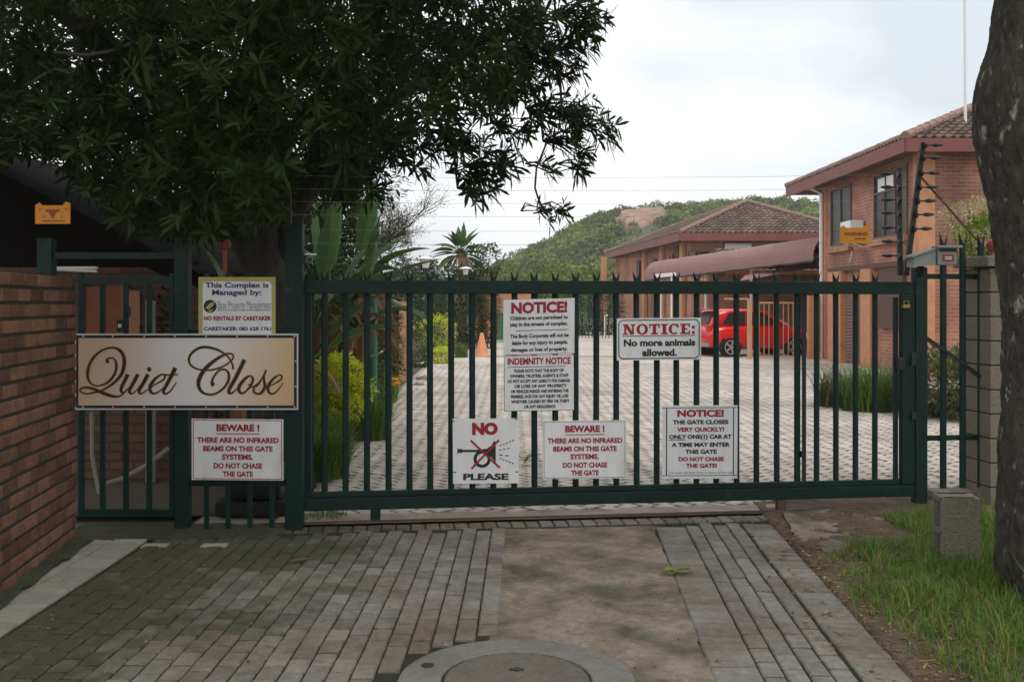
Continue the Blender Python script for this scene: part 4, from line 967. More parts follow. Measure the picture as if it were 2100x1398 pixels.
b.tube([base+Vector((.1, 0, -.05)), base+Vector((.05, 0, .4)), base+Vector((0, 0, 1.2)), base+Vector((-.05, 0, 2.0)), base+Vector((-.18, -.1, 2.8)), base+Vector((-.2, -.2, 3.6))], [.30, .23, .19, .20, .20, .14], 14)
b.tube([base+Vector((-.02, 0, 1.7)), base+Vector((-.25, -.05, 2.2)), base+Vector((-.75, -.3, 2.9)), base+Vector((-1.6, -.8, 3.6))], [.13, .12, .10, .06], 9)
b.tube([base+Vector((0, 0, 1.9)), base+Vector((.25, -.1, 2.5)), base+Vector((.9, -.5, 3.2)), base+Vector((1.8, -.9, 3.7)), base+Vector((2.4, -1.2, 3.9))], [.11, .09, .06, .04, .02], 9)
b.tube([base+Vector((-.18, -.1, 2.8)), base+Vector((.3, -1.2, 3.6)), base+Vector((.8, -2.8, 4.2)), base+Vector((1.2, -4.2, 4.4))], [.12, .1, .07, .03], 9)
b.tube([base+Vector((-.18, -.1, 2.8)), base+Vector((-1.0, -1.8, 3.7)), base+Vector((-1.5, -3.6, 4.3))], [.12, .09, .04], 9)
b.tube([base+Vector((-.2, -.2, 3.5)), base+Vector((-.2, .6, 4.6)), base+Vector((.3, .9, 5.6))], [.13, .09, .04], 9)
a = at(110, 108, 6.6); b.tube([a, at(180, 114, 6.6), at(225, 106, 6.55), at(268, 90, 6.5)], .012, 6)
b.build('trunk', M['barkdark'], lt, smooth=True)
dense = [(-900, -1500), (900, -1500), (1120, -700), (1180, -60), (1110, 60), (1090, 170), (1010, 240), (900, 235), (855, 265), (800, 300), (745, 365), (690, 330), (655, 300), (610, 275), (590, 300), (620, 350), (590, 430), (540, 480), (450, 500), (400, 500), (330, 490), (255, 455), (150, 375), (120, 325), (60, 315), (-60, 330), (-900, 330)]
cr_ = MB(); twigs = MB()
for inframe, total in ((True, 7000), (False, 3600)):
    cnt = 0
    while cnt < total:
        Y = 6.1+5.4*random.random()**.9
        if inframe: px, py = rnd(-60, 1180), rnd(-60, 480)
        else: px, py = rnd(-900, 1180), -1500+1990*random.random()**.62
        if not inframe and px > -60 and py > -60: continue
        if not inpoly(px, py, dense): continue
        p = at(px, py, Y)
        if p.z > 6.6 or p.z < 1.95: continue
        top = 6.6-.10*((p.x+1.6)**2)-.05*(Y-8)**2
        if p.z > top or p.x < -6: continue
        if p.x < -3.0 and p.z < 2.2 and Y < 8.5: continue
        if inframe and px > 860 and random.random() < .35: continue
        # thin out where the photo shows sky flecks
        if fbm((p.x*1.4, Y*1.4, p.z*1.4)) < -.27 and p.y > 6: continue
        d = Vector((rnd(-1, 1), rnd(-1, .6), rnd(-.3, 1)))
        Ls = random.choice((.07, .09, .12, .14, .17))*rnd(.9, 1.1)
        rosette(cr_, p, d, random.randint(5, 12), Ls, Ls*rnd(.15, .24), .5+.5*fbm((p.x*.9, p.y*.9, p.z*.9)), droop=.15)
        cnt += 1
# clumps hanging out along the right edge of the crown: (pixel, pixel, radius in pixels, depth, rosettes)
clumps = [(1195, 45, 55, 7.4, 26), (1165, 110, 45, 7.5, 14), (1120, 130, 60, 7.6, 26), (1095, 65, 60, 7.2, 22), (1135, 235, 60, 7.6, 26), (1205, 245, 48, 7.5, 18), (1245, 262, 30, 7.5, 8), (1165, 300, 48, 7.6, 18), (1180, 340, 22, 7.6, 5),
 (975, 310, 52, 7.4, 18), (1000, 350, 42, 7.5, 13), (955, 360, 30, 7.5, 7), (985, 395, 40, 7.5, 11), (1040, 320, 32, 7.6, 8), (1118, 340, 26, 7.5, 5), (1105, 436, 18, 7.5, 3), (1145, 425, 22, 7.5, 4), (1128, 440, 14, 7.5, 2),
 (852, 345, 26, 7.4, 5), (905, 305, 32, 7.4, 8), (870, 280, 40, 7.4, 10), (700, 360, 45, 7.6, 18), (760, 385, 22, 7.5, 5), (640, 345, 40, 7.8, 12), (1055, 260, 42, 7.4, 12), (940, 255, 45, 7.3, 14), (1030, 190, 55, 7.3, 20), (1075, 160, 50, 7.4, 16), (815, 300, 40, 7.4, 12),
 (480, 400, 60, 7.9, 20), (300, 400, 50, 7.6, 14), (200, 365, 30, 7.6, 6), (360, 450, 40, 7.7, 10), (430, 450, 50, 7.9, 14), (330, 350, 60, 7.0, 18), (520, 330, 70, 7.0, 20), (570, 400, 40, 8.0, 12), (700, 320, 55, 8.4, 26), (650, 330, 45, 8.6, 20), (745, 350, 40, 8.4, 16), (700, 400, 40, 9.0, 12), (620, 420, 40, 9.2, 12)]
for (px, py, rp_, Y, n_) in clumps:
    c = at(px, py, Y); rr = rp_/F*Y
    hub = c+Vector((-.10-rr*.5 if px > 800 else 0, .05, rr*.25))
    for k in range(int(n_*1.1)):
        v = Vector((rnd(-1, 1), rnd(-1, 1), rnd(-1, 1)))
        while v.length > 1: v = Vector((rnd(-1, 1), rnd(-1, 1), rnd(-1, 1)))
        p = c+Vector((v.x*rr, v.y*rr*1.6, v.z*rr*.9))
        rosette(cr_, p, (p-hub).normalized()+Vector((0, 0, rnd(-.2, .7))), random.randint(5, 11), rnd(.08, .17), rnd(.019, .030), rnd(.3, .8))
        mid = hub.lerp(p, .5)+Vector((rnd(-.04, .04), 0, rnd(0, .05)))
        twigs.tube([hub, mid, p], [.007, .006, .004], 4, cap=False)
    if n_ <= 8: continue
    tgt = at(px-90 if px > 700 else px, max(py-150, -60), Y-.1)
    twigs.tube([hub, hub.lerp(tgt, .5)+Vector((.05, 0, .03)), tgt], [.008, .012, .018], 5, cap=False)
twigs.tube([at(1120, 295, 7.5), at(1100, 345, 7.5), at(1097, 385, 7.5), at(1103, 405, 7.5), at(1112, 425, 7.5), at(1132, 440, 7.5)], .008, 5)
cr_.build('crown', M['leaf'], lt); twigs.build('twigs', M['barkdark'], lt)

# right trunk with a swelling, crown above the picture
rt = thing('street_tree', (2.98, 5.5, 0), 'thick mottled grey tree trunk with a swelling at the right edge of the picture', 'tree')
edge = [(1300, 2062), (1215, 2070), (1160, 2052), (1000, 2050), (850, 2056), (700, 2060), (600, 2056), (520, 2048), (460, 2040), (400, 2030), (350, 2018), (300, 2003), (250, 1998), (200, 2000), (165, 2006), (130, 2017), (90, 2027), (40, 2036), (0, 2043), (-120, 2055), (-350, 2050), (-700, 2040)]
TY = 5.5; b = MB(); rings = []; nn = 40
def trunk_r(z): 
    py = HZ-(z-EYE)*F/TY
    for (a, xa), (c, xc) in zip(edge, edge[1:]):
        if c <= py <= a: x = xa+(xc-xa)*(py-a)/(c-a); break
    else: x = edge[0][1] if py > edge[0][0] else edge[-1][1]
    return x
nn = 150; zs = [-.1+i*.022 for i in range(165)]+[3.55+.12*i for i in range(1, 16)]; vs = []
for z in zs:
    xl = (trunk_r(z)-CX)/F*TY; cxr = 3.0+.03*math.sin(z*1.3); r_ = max(.12, cxr-xl)
    for j in range(nn):
        a = 2*math.pi*j/nn; ca, sa = math.cos(a), math.sin(a)
        rr = .27+(r_-.27)*max(0, -ca)**.8 if r_ > .27 else r_
        fl_ = .14*max(0, 1-z/.35)**2*(1+.8*math.sin(a*5+1))
        nzv = .02*fbm((ca*1.5, sa*1.5, z*1.3))+.010*fbm((ca*6, sa*6, z*5))
        ridge = abs(fbm((ca*9+.6*fbm((z*4, ca, 0)), sa*9, z*3.2)))           # plates and cracks
        nzv += .04*min(.28, ridge)-.004+.0035*fbm((ca*30, sa*30, z*22))
        knot = math.exp(-((z-2.08)/.05)**2-((a-3.6)/.16)**2)*.03-math.exp(-((z-2.08)/.02)**2-((a-3.6)/.06)**2)*.04
        vs.append((cxr+ca*(rr-.02+fl_*(.1 if ca < -.3 else 1)+nzv+knot), TY+sa*(rr*.95+fl_+nzv+knot), z))
b.add(vs, [(i*nn+j, i*nn+(j+1) % nn, (i+1)*nn+(j+1) % nn, (i+1)*nn+j) for i in range(len(zs)-1) for j in range(nn)])
topc = Vector((3.0, TY, 5.2))
limbs = [[(0, 0, 0), (-1.2, -.6, .9), (-2.6, -1.2, 1.3)], [(0, 0, 0), (-.6, 1.0, 1.1), (-1.2, 2.0, 1.7)], [(0, 0, 0), (1.0, -.5, 1.1), (2.2, -1.0, 1.6)], [(0, 0, 0), (.5, 1.2, 1.2), (1.3, 2.4, 1.8)], [(0, 0, 0), (-.5, -1.6, 1.0), (-1.0, -3.4, 1.3)]]
for L_ in limbs: b.tube([topc+Vector(q)-Vector((0, 0, .15)) for q in L_], [.17, .1, .04], 8)
b.build('trunk', M['bark'], rt, smooth=True)
b = MB(); cnt = 0
while cnt < 900:
    x, y, z = rnd(-2.4, 6.5), rnd(.8, 8.2), rnd(4.6, 7.6)
    q = ((x-2.4)/4.2)**2+((y-4.6)/3.8)**2+((z-5.9)/1.5)**2
    if q > 1: continue
    if fbm((x*.8, y*.8, z*.8)) < -.25: continue
    if (z-EYE)/max(y, .1)*F > HZ-40 or True:
        if y > .3 and HZ-(z-EYE)/y*F > -60 and 0 < CX+x/y*F < 2160: continue
    rosette(b, (x, y, z), Vector((rnd(-1, 1), rnd(-1, 1), rnd(-.2, 1))), 9, .24, .07, rnd(.2, .8)); cnt += 1
b.build('crown', M['leaf'], rt)
# roots / litter at its foot
b = MB()
for a in (3.9, 4.5, 5.2):
    d = Vector((math.cos(a), math.sin(a), 0)); p = Vector((3.0, TY, .06))
    b.tube([p+d*.22+Vector((0, 0, .12)), p+d*.36+Vector((0, 0, .03)), p+d*rnd(.42, .48)+Vector((0, 0, -.03))], [.06, .035, .015], 8)
b.build('root', M['bark'], rt, smooth=True)

# generic leafy volumes
def leafy(mb, c, r_, n_, L, w_, m=0, t0=.5, shell=.35, up=.3, lump=.3, seed=0):
    c = Vector(c)
    for k in range(n_):
        v = Vector((random.gauss(0, 1), random.gauss(0, 1), random.gauss(0, 1))).normalized()
        f = (shell+(1-shell)*random.random())**.5; f *= 1+lump*fbm((v.x*1.7+seed, v.y*1.7, v.z*1.7))
        p = c+Vector((v.x*r_[0]*f, v.y*r_[1]*f, v.z*r_[2]*f))
        if p.z < .01: p.z = rnd(.01, .06)
        d = (v+Vector((rnd(-.8, .8), rnd(-.8, .8), rnd(-.4, .6)+up)))
        leaf_quads(mb, p, d, L*rnd(.7, 1.3), w_*rnd(.8, 1.2), Vector((0, 0, 1)) if abs(d.normalized().z) < .95 else Vector((1, 0, 0)), min(1, max(0, t0+.5*fbm((p.x*2.2/r_[0], p.y*2.2/r_[0], p.z*2.2/r_[0]))+rnd(-.25, .25))), m)
def shrub(name, label, c, r_, n_, L, w_, m, cat='shrub', group=None, stems=True, **k):
    c = Vector(c); t = thing(name, (c.x, c.y, 0), label, cat, group=group)
    b = MB(); leafy(b, c, r_, n_, L, w_, **k); b.build('foliage', M[m], t)
    if stems:
        b = MB()
        for i in range(5):
            a = rnd(0, 6.28); b.tube([(c.x+.03*math.cos(a), c.y+.03*math.sin(a), -.02), (c.x+.3*r_[0]*math.cos(a), c.y+.3*r_[1]*math.sin(a), c.z*.6), (c.x+.7*r_[0]*math.cos(a), c.y+.7*r_[1]*math.sin(a), c.z+.4*r_[2])], [.018*max(1, r_[0]), .013*max(1, r_[0]), .005], 5)
        b.build('stem', M['barkdark'], t)
    return t
def strap_clump(name, label, c, n_, h, spread, m='strap', cat='plant', group=None, w_=.022):
    c = Vector(c); t = thing(name, (c.x, c.y, 0), label, cat, group=group); b = MB()
    for k in range(n_):
        a = rnd(0, 6.28); q = spread*random.random()**.5
        hh = h*rnd(.6, 1.1); blade(b, (c.x+q*math.cos(a)*.6, c.y+q*math.sin(a)*.6, 0), hh, w_*rnd(.7, 1.2), hh*rnd(.25, .9), rnd(0, 6.28), rnd(0, 1), seg=4)
    b.build('blades', M[m], t); return t

# ---- garden on the left, just inside the gate
c = at(690, 765, 11.6)
def lobed(name, label, c, lobes, n_, L, w_, m, t0):
    c = Vector(c); t = thing(name, (c.x, c.y, 0), label, 'shrub'); b = MB()
    for dx, dy, dz, r_ in lobes: leafy(b, c+Vector((dx, dy, dz)), (r_, r_, r_*.95), int(n_*r_*r_), L, w_, t0=t0+rnd(-.1, .1), shell=.5, lump=.3, seed=dx*9)
    b.build('foliage', M[m], t); b = MB()
    for i in range(4): a = i*1.6; b.tube([(c.x+.03*math.cos(a), c.y+.03*math.sin(a), -.02), (c.x+.12*math.cos(a), c.y+.12*math.sin(a), c.z)], [.015, .008], 5)
    b.build('stem', M['barkdark'], t)
lobed('golden_shrub', 'round bright yellow shrub just inside the left end of the sliding gate', (c.x, 11.6, .62), [(-.16, 0, .12, .25), (.08, -.04, .17, .27), (.22, .02, .0, .22), (-.22, -.02, -.08, .22), (.0, -.12, -.06, .27), (.12, -.1, -.15, .2), (-.05, .05, .27, .18)], 16000, .05, .03, 'yellow', .55)
GB = [(-1.75, 9.4, 520, .55, .35, 'clump of strap leaved grass plants against the gate at its left end'), (-2.25, 10.2, 520, .62, .4, 'tall strap leaved clump before the yellow shrub'), (-1.95, 10.8, 420, .55, .35, 'strap leaved clump at the kerb beside the yellow shrub'), (-1.72, 12.0, 420, .6, .35, 'strap leaved clump right of the yellow shrub'), (-2.1, 12.9, 420, .6, .4, 'strap leaved clump behind the yellow shrub'), (-2.0, 14.6, 380, .62, .4, 'strap leaved clump with an orange flower near the brick pier'), (-2.15, 16.6, 320, .5, .4, 'small strap leaved clump at the foot of the brick pier')]
for x, y, n_, h, sp, lb in GB: strap_clump('strap_plant', lb, (x, y, 0), n_, h, sp, group='strap leaved plants along the garden bed')
b = MB()
for px, py, Y in ((688, 785, 11.2), (695, 795, 11.1), (683, 790, 11.15)):
    c = at(px, py, Y); leafy(b, c, (.03, .03, .03), 40, .03, .015)
tag(b.build('purple_flower', mat('mauve_petal', (.30, .2, .36), rough=.8)), 'small mauve flower head in front of the yellow shrub', 'flower')
b = MB(); c = at(812, 782, 14.3); leafy(b, c, (.06, .06, .05), 60, .05, .025); tag(b.build('orange_flower', mat('orange_petal', (.75, .36, .03), rough=.8)), 'orange yellow flower in the strap leaves near the brick pier', 'flower')
strap_clump('grass_tuft', 'low green tuft under the left end of the sliding gate', (-1.45, 7.66, 0), 160, .09, .3, m='grass', cat='grass', w_=.008)
# dark bushes behind the yellow shrub
shrub('dark_bush', 'dark leafy bush behind the gate post and the yellow shrub', (-2.9, 13.6, 1.0), (.75, .6, 1.15), 2600, .10, .05, 'darkleaf', t0=.45)
shrub('dark_bush', 'dark bush beside the green lamp post', (-2.35, 15.4, 1.0), (.5, .5, .9), 1500, .10, .05, 'darkleaf', t0=.5)
shrub('dark_bush', 'dense dark bush behind the pedestrian gate by the trunk', (-3.4, 10.8, .9), (.6, .5, 1.1), 1600, .10, .05, 'darkleaf', t0=.4)

shrub('dark_bush', 'tall dark bush filling the garden behind the paddle leaved plants', (-2.75, 17.2, 1.5), (.9, .7, 1.6), 3000, .13, .06, 'darkleaf', t0=.45)
shrub('dark_bush', 'tall dark bush left of the gate post beyond the leaning trunk', (-3.6, 15.0, 1.5), (.9, .7, 1.6), 2600, .13, .06, 'darkleaf', t0=.4)
for (x, y, z, r_, lb, m_) in ((-2.25, 13.9, .55, .5, 'rounded mid green shrub behind the yellow shrub', 'leaf2'), (-2.5, 18.6, .7, .6, 'rounded green shrub in front of the brick screen', 'leaf2'), (-2.9, 12.4, .8, .6, 'green shrub between the yellow shrub and the left gate post', 'leaf2')):
    shrub('green_shrub', lb, (x, y, z), (r_, r_, r_*1.1), 1700, .08, .045, m_, t0=.5)
shrub('dark_bush', 'high leafy bush mass between the paddle leaved plants and the green post', (at(715, 0, 15.6).x, 15.6, 2.2), (.62, .6, 1.5), 3200, .13, .06, 'leaf2', t0=.3)
# ---- paddle leaved plants (tall, fan of big leaves)
def paddle(mb, p, d, stalk, L, w_, t, bend, torn=0, mstem=0):
    d = Vector(d).normalized(); side = d.cross(Vector((0, 0, 1)))
    if side.length < .05: side = Vector((1, 0, 0))
    side.normalize(); side = (side+Vector((rnd(-.4, .4), rnd(-.8, .8), rnd(-.2, .2)))).normalized()
    out = Vector((d.x, d.y, 0)); 
    pts = []; n_ = 10; tot = stalk+L; cur = Vector(p); dirv = d.copy()
    for i in range(n_*2+1):
        pts.append(cur.copy()); cur = cur+dirv*(tot/(n_*2)); dirv = (dirv+(out*.4+Vector((0, 0, -1)))*bend/(n_*2)).normalized()
    k0 = int(round(n_*2*stalk/tot))
    mb.tube(pts[:k0+1], [.028*(1-.5*i/max(1, k0)) for i in range(k0+1)], 5, t=t, cap=False)
    vs = []; kk = len(pts)-k0
    for i in range(kk):
        f = i/(kk-1); ww = w_/2*max(.03, math.sin(math.pi*min(1, (.06+f*.94))**.75)) if f < 1 else .01
        q = pts[k0+i]; nrm = side.cross((pts[min(k0+i+1, len(pts)-1)]-pts[k0+i-1]).normalized())
        tear = rnd(.75, 1) if torn else 1
        vs += [q-side*ww*tear+nrm*ww*.35, q, q+side*ww*tear+nrm*ww*.35]
    fs = []
    for i in range(kk-1):
        o = 3*i; fs += [(o, o+1, o+4, o+3), (o+1, o+2, o+5, o+4)]
    mb.add(vs, fs, mstem, t)
def paddle_plant(label, base, hs, leaves, dead, trunk_h, group=None):
    base = Vector(base); t = thing('paddle_plant', base, label, 'plant', group=group)
    b = MB(); b.tube([base, base+Vector((.02, 0, trunk_h*.6)), base+Vector((.05, 0, trunk_h))], [.13, .11, .09], 9); b.build('stem', M['dead'], t)
    b = MB()
    for (dx, dy, dz, st, L, w_, tt, bend) in leaves: paddle(b, base+Vector((.05, 0, trunk_h-.05)), (dx, dy, dz), st*hs, L*hs, w_*hs, tt, bend, torn=1)
    b.build('leaves', M['banana'], t)
    if dead:
        b = MB()
        for k in range(dead):
            a = rnd(0, 6.28); paddle(b, base+Vector((.05, 0, trunk_h*rnd(.95, 1.15))), (math.cos(a)*.8, math.sin(a)*.8, rnd(.3, .9)), .25*hs, rnd(.45, .7)*hs, .10*hs, rnd(0, 1), rnd(2.5, 4), torn=1)
        b.build('dry_leaves', M['dead'], t)
    return t
fan = lambda n_, lo=-1, hi=1: [(lo+(hi-lo)*k/(n_-1)+rnd(-.1, .1), rnd(-.35, .35), rnd(.9, 1.3), rnd(.6, .8), rnd(.9, 1.2), rnd(.22, .32), rnd(.2, .95), rnd(.3, 1.3)) for k in range(n_)]
paddle_plant('tall paddle leaved plant with a broad upright leaf behind the left gate post', (at(648, 0, 12).x, 12, 0), 1.0, [(-.1, 0, 1.2, .75, 1.25, .34, .95, .1), (.12, -.1, 1.2, .55, 1.1, .30, .6, .3), (-.35, 0, 1.1, .6, 1, .28, .3, .6), (.4, .1, 1, .6, 1.0, .27, .5, .7), (.65, -.2, .9, .5, 1.0, .38, .35, .9)], 4, 1.35)
paddle_plant('paddle leaved plant with brown hanging leaves beside the green lamp post', (at(718, 0, 13.2).x, 13.2, 0), 1.0, [(-.7, 0, .9, .6, 1.0, .28, .5, .8), (-.3, -.2, 1.1, .6, 1.0, .28, .3, .5), (.2, -.2, 1.2, .6, 1.0, .30, .7, .5), (.6, -.3, .9, .5, .9, .38, .25, 1.0), (.35, -.3, .6, .3, .8, .40, .4, 1.3), (.1, -.5, .7, .3, .8, .42, .3, 1.4)], 18, 1.75)
paddle_plant('low paddle leaved plant between the trunk and the gate', (at(600, 0, 11).x, 11, 0), .8, fan(7), 5, .9)
paddle_plant('young paddle leaved plant behind the fence panel signs', (at(478, 0, 9.8).x, 9.8, 0), .6, fan(6), 2, 1.3)

paddle_plant('paddle leaved plant with a drooping broad leaf in front of the green post', (at(735, 0, 12.4).x, 12.4, 0), .9, [(-.6, -.3, .8, .5, 1.1, .3, .35, 1.2), (.5, -.4, .7, .4, 1.1, .3, .3, 1.6), (-.2, -.4, .7, .4, 1.1, .32, .2, 1.6), (.15, -.2, 1.2, .6, 1.1, .28, .5, .6), (-.9, 0, .5, .4, 1.0, .4, .3, 1.4)], 14, 1.3)
paddle_plant('paddle leaved plant with many dry leaves right behind the left gate post', (at(672, 0, 12.9).x, 12.9, 0), .95, fan(8), 22, 1.5)
# green lamp post with small arm
c = at(765, 0, 13.6); x = c.x
lpz = at(0, 375, 13.6).z
t = thing('green_post', (x, 13.6, 0), 'bright green steel post standing among the paddle leaved plants', 'post')
b = MB(); b.tube([(x, 13.6, 0), (x, 13.6, lpz)], .062, 14); b.lathe((x, 13.6, lpz), [(.062, 0), (.066, .01), (.04, .03), (.01, .035)], 14); b.build('shaft', M['green_light'], t)
b = MB(); b.lathe((x, 13.6, 0), [(.11, 0), (.11, .02), (.065, .03)], 14); b.build('base_plate', M['green_light'], t)
b = MB(); b.bar(at(748, 735, 13.5), at(784, 720, 13.2), .03, .02); tag(b.build('white_rail', M['white']), 'short white rail end beside the green post', 'rail')

# brick pier with timber post, green cap roof
c0 = at(783, 775, 21); c1 = at(820, 775, 21); ztop = at(0, 632, 21).z
t = thing('brick_screen', ((c0.x+c1.x)/2, 21.1, 0), 'red brick screen wall with perforations and a green sloping cap, left of the courtyard', 'wall')
b = MB(); xw0 = c0.x-1.6
b.bb((xw0, 21, 0), (c1.x, 21.22, ztop)); b.build('brickwork', M['hbrick2'], t, uv=True)
b = MB()
for k in range(6):
    z = .25+k*.22; b.box((c1.x-.12, 20.995, z), (.055, .02, .09)); b.box((c1.x-.24, 20.995, z+.11), (.055, .02, .09))
b.build('perforations', M['soffit'], t)
b = MB(); b.prism([(-1.6, 0), (.55, 0), (.15, .22), (-1.6, .3)], (c0.x, 21.4, ztop+.004), (1, 0, 0), (0, 0, 1), .55); b.build('cap_roof', mat('green_roof_sheet', (.10, .17, .05), rough=.7), t)
c2 = at(819, 0, 20.9); c3 = at(834, 0, 20.9)
b = MB(); b.bb((c2.x, 20.85, 0), (c3.x, 21.0, at(0, 618, 20.9).z)); tag(b.build('timber_post', M['wood']), 'orange brown timber post at the end of the brick screen wall', 'post')
rock('stone', gnd(868, 778), (.18, .15, .08), 3, M['stone'], 'grey stone at the kerb beside the timber post')
rock('stone', gnd(858, 790), (.12, .1, .06), 9, M['stone'], 'smaller grey stone just before the kerb stone')

# courtyard shrubs further back
Yb = 29
c = at(895, 690, 30); shrub('golden_shrub', 'tall yellow green shrub behind the clipped dark bush in the courtyard bed', (c.x, 30.6, .75), (.62, .6, .55), 1500, .09, .05, 'yellow', t0=.2)
c = at(880, 700, 28.5); shrub('clipped_bush', 'round dark clipped bush with pale top in the courtyard bed', (c.x, 28.3, .55), (.5, .5, .6), 1500, .06, .03, 'darkleaf', t0=.7)
c = at(905, 735, 27); shrub('golden_shrub', 'low lime yellow shrub at the front edge of the courtyard bed', (c.x, 27.0, .22), (.38, .35, .22), 900, .07, .04, 'yellow', t0=.4)
c = at(860, 745, 26); shrub('green_shrub', 'low green shrub left of the lime yellow one', (c.x, 25.5, .2), (.35, .3, .25), 700, .07, .04, 'leaf2', t0=.5)
c = at(940, 725, 30); strap_clump('strap_plant', 'grassy clump at the right end of the courtyard bed', (c.x, 30, 0), 260, .55, .5, group='strap leaved plants along the garden bed')
c = at(870, 620, 33); shrub('leafy_bush', 'big dark bush before the tree line, left of the lanterns', (c.x, 33, 1.45), (.9, .8, 1.0), 1800, .13, .07, 'leaf2', t0=.4)
c = at(960, 640, 35); shrub('leafy_bush', 'big dark bush behind the traffic cone', (c.x, 35.5, 1.2), (.8, .8, 1.2), 1700, .13, .07, 'darkleaf', t0=.5)
c = at(1003, 640, 36); shrub('russet_bush', 'bush with russet new leaves behind the traffic cone', (c.x, 36, 1.3), (.45, .5, 1.3), 1100, .12, .06, 'redleaf', t0=.5)
# traffic cone
c = gnd(988, 730); t = thing('traffic_cone', (c.x, c.y, 0), 'tall faded orange cone on the courtyard paving', 'cone')
b = MB(); b.lathe((c.x, c.y, .04), [(.22, 0), (.2, .03), (.05, .66), (.035, .68)], 20); b.build('body', M['cone'], t)
b = MB(); b.box((c.x, c.y, .02), (.5, .5, .04), bev=.01); b.build('base', M['cone'], t)
# green bin
c = at(1032, 700, 42); t = thing('wheelie_bin', (c.x, 42, 0), 'green bin standing in front of the far pink wall', 'bin')
b = MB(); b.prism([(-.35, .08), (.35, .08), (.42, 1.15), (-.42, 1.15)], (c.x, 42.35, 0), (1, 0, 0), (0, 0, 1), .7); b.build('body', M['bin'], t)
b = MB(); b.box((c.x, 42, 1.19), (.9, .78, .07), bev=.02); b.build('lid', M['bin'], t)
c = at(1040, 620, 46); b = MB(); b.bb((c.x-1.5, 46, 0), (c.x+1.2, 46.25, at(0, 600, 46).z)); b.bb((c.x-1.55, 45.97, at(0, 600, 46).z+.003), (c.x+1.25, 46.28, at(0, 600, 46).z+.07)); tag(b.build('garden_wall', M['quoin']), 'pink plaster wall behind the green bin', 'wall')
# lanterns
for px, py, Y, sz, lb in ((873, 548, 31, 1.0, 'white lantern on a post left of the paddle palm'), (955, 562, 38, .8, 'smaller white lantern further back near the paddle palm')):
    p = at(px, py, Y); t = thing('garden_lantern', (p.x, Y, 0), lb, 'lamp')
    b = MB(); b.tube([(p.x, Y, 0), (p.x, Y, p.z)], .04, 8); b.build('post', M['darkmetal'], t)
    b = MB(); b.lathe((p.x, Y, p.z-.02), [(.09*sz, 0), (.15*sz, .24*sz)], 12); b.build('lamp_shade', M['white'], t)
    b = MB(); b.lathe((p.x, Y, p.z+.24*sz-.018), [(.2*sz, 0), (.32*sz, .03), (.2*sz, .08), (.03, .11)], 14); b.build('hood', M['white'], t)

# tree builder for the middle distance
def tree(name, label, x, y, h, cr_r, cz, m, n_, L, group=None, lobes=7, t0=.5):
    t = thing(name, (x, y, 0), label, 'tree', group=group)
    b = MB(); b.tube([(x, y, -.05), (x+.05, y, h*.35), (x-.05, y, h*.7)], [.16, .12, .05], 8)
    F_ = MB()
    for k in range(lobes):
        a = rnd(0, 6.28); q = rnd(.2, .75); c = Vector((x+cr_r[0]*q*math.cos(a), y+cr_r[1]*q*math.sin(a), cz+cr_r[2]*rnd(-.6, .75)))
        b.tube([(x, y, h*.35), (x*.5+c.x*.5, y*.5+c.y*.5, (h*.4+c.z)*.5), tuple(c)], [.07, .05, .02], 5)
        rr = rnd(.38, .6); leafy(F_, c, (cr_r[0]*rr, cr_r[1]*rr, cr_r[2]*rr), n_//lobes, L, L*.5, t0=t0+rnd(-.15, .15), seed=k)
    b.build('trunk', M['barkdark'], t); F_.build('crown', M[m], t); return t
tree('garden_tree', 'dark leafy tree behind the paddle leaved plants left of the green post', at(672, 0, 19).x, 19, 4.8, (1.25, 1.0, 1.7), 3.6, 'darkleaf', 5200, .15, t0=.5)
tree('garden_tree', 'dark leafy tree behind the trunk of the big overhanging tree', at(560, 0, 18).x, 18, 4.8, (1.3, 1.0, 1.7), 3.2, 'darkleaf', 4800, .15, t0=.4)
G_ = 'trees behind the courtyard'
for (px, py, Y, r_, m, lb, n_, t0) in ((812, 538, 45, 1.1, 'darkleaf', 'dark tree left of the big lantern', 2000, .3), (858, 524, 48, 1.3, 'darkleaf', 'dark tree directly behind the big lantern', 2200, .4), (905, 522, 50, 1.3, 'leaf2', 'green tree left of the paddle palm', 2000, .4), (985, 520, 44, 1.3, 'leaf2', 'green tree right of the paddle palm', 2200, .4),
      (1040, 552, 60, 1.8, 'lime', 'light green tree at the foot of the hill above the notices', 2200, .15), (1105, 545, 66, 2.2, 'hillleaf', 'olive green tree above the two stacked notices', 2200, .5), (1165, 548, 62, 2.0, 'lime', 'light green tree left of the far house', 2200, .2), (1225, 540, 72, 2.2, 'hillleaf', 'tree half hidden behind the far house roof', 2200, .5)):
    p = at(px, py, Y); rz_ = max(1.1, p.z*.42); tree('background_tree', lb, p.x, Y, p.z, (r_, r_, rz_), p.z-rz_*.85, m, n_, .2, group=G_, t0=t0)
for px, Y, lb in ((1195, 50, 'dark hedge bush behind the palisade left of the far house'), (1245, 51, 'dark hedge bush against the far house corner')):
    p = at(px, 640, Y); shrub('hedge_bush', lb, (p.x, Y, 1.2), (1.1, .8, 1.35), 1500, .16, .08, 'darkleaf', t0=.45)
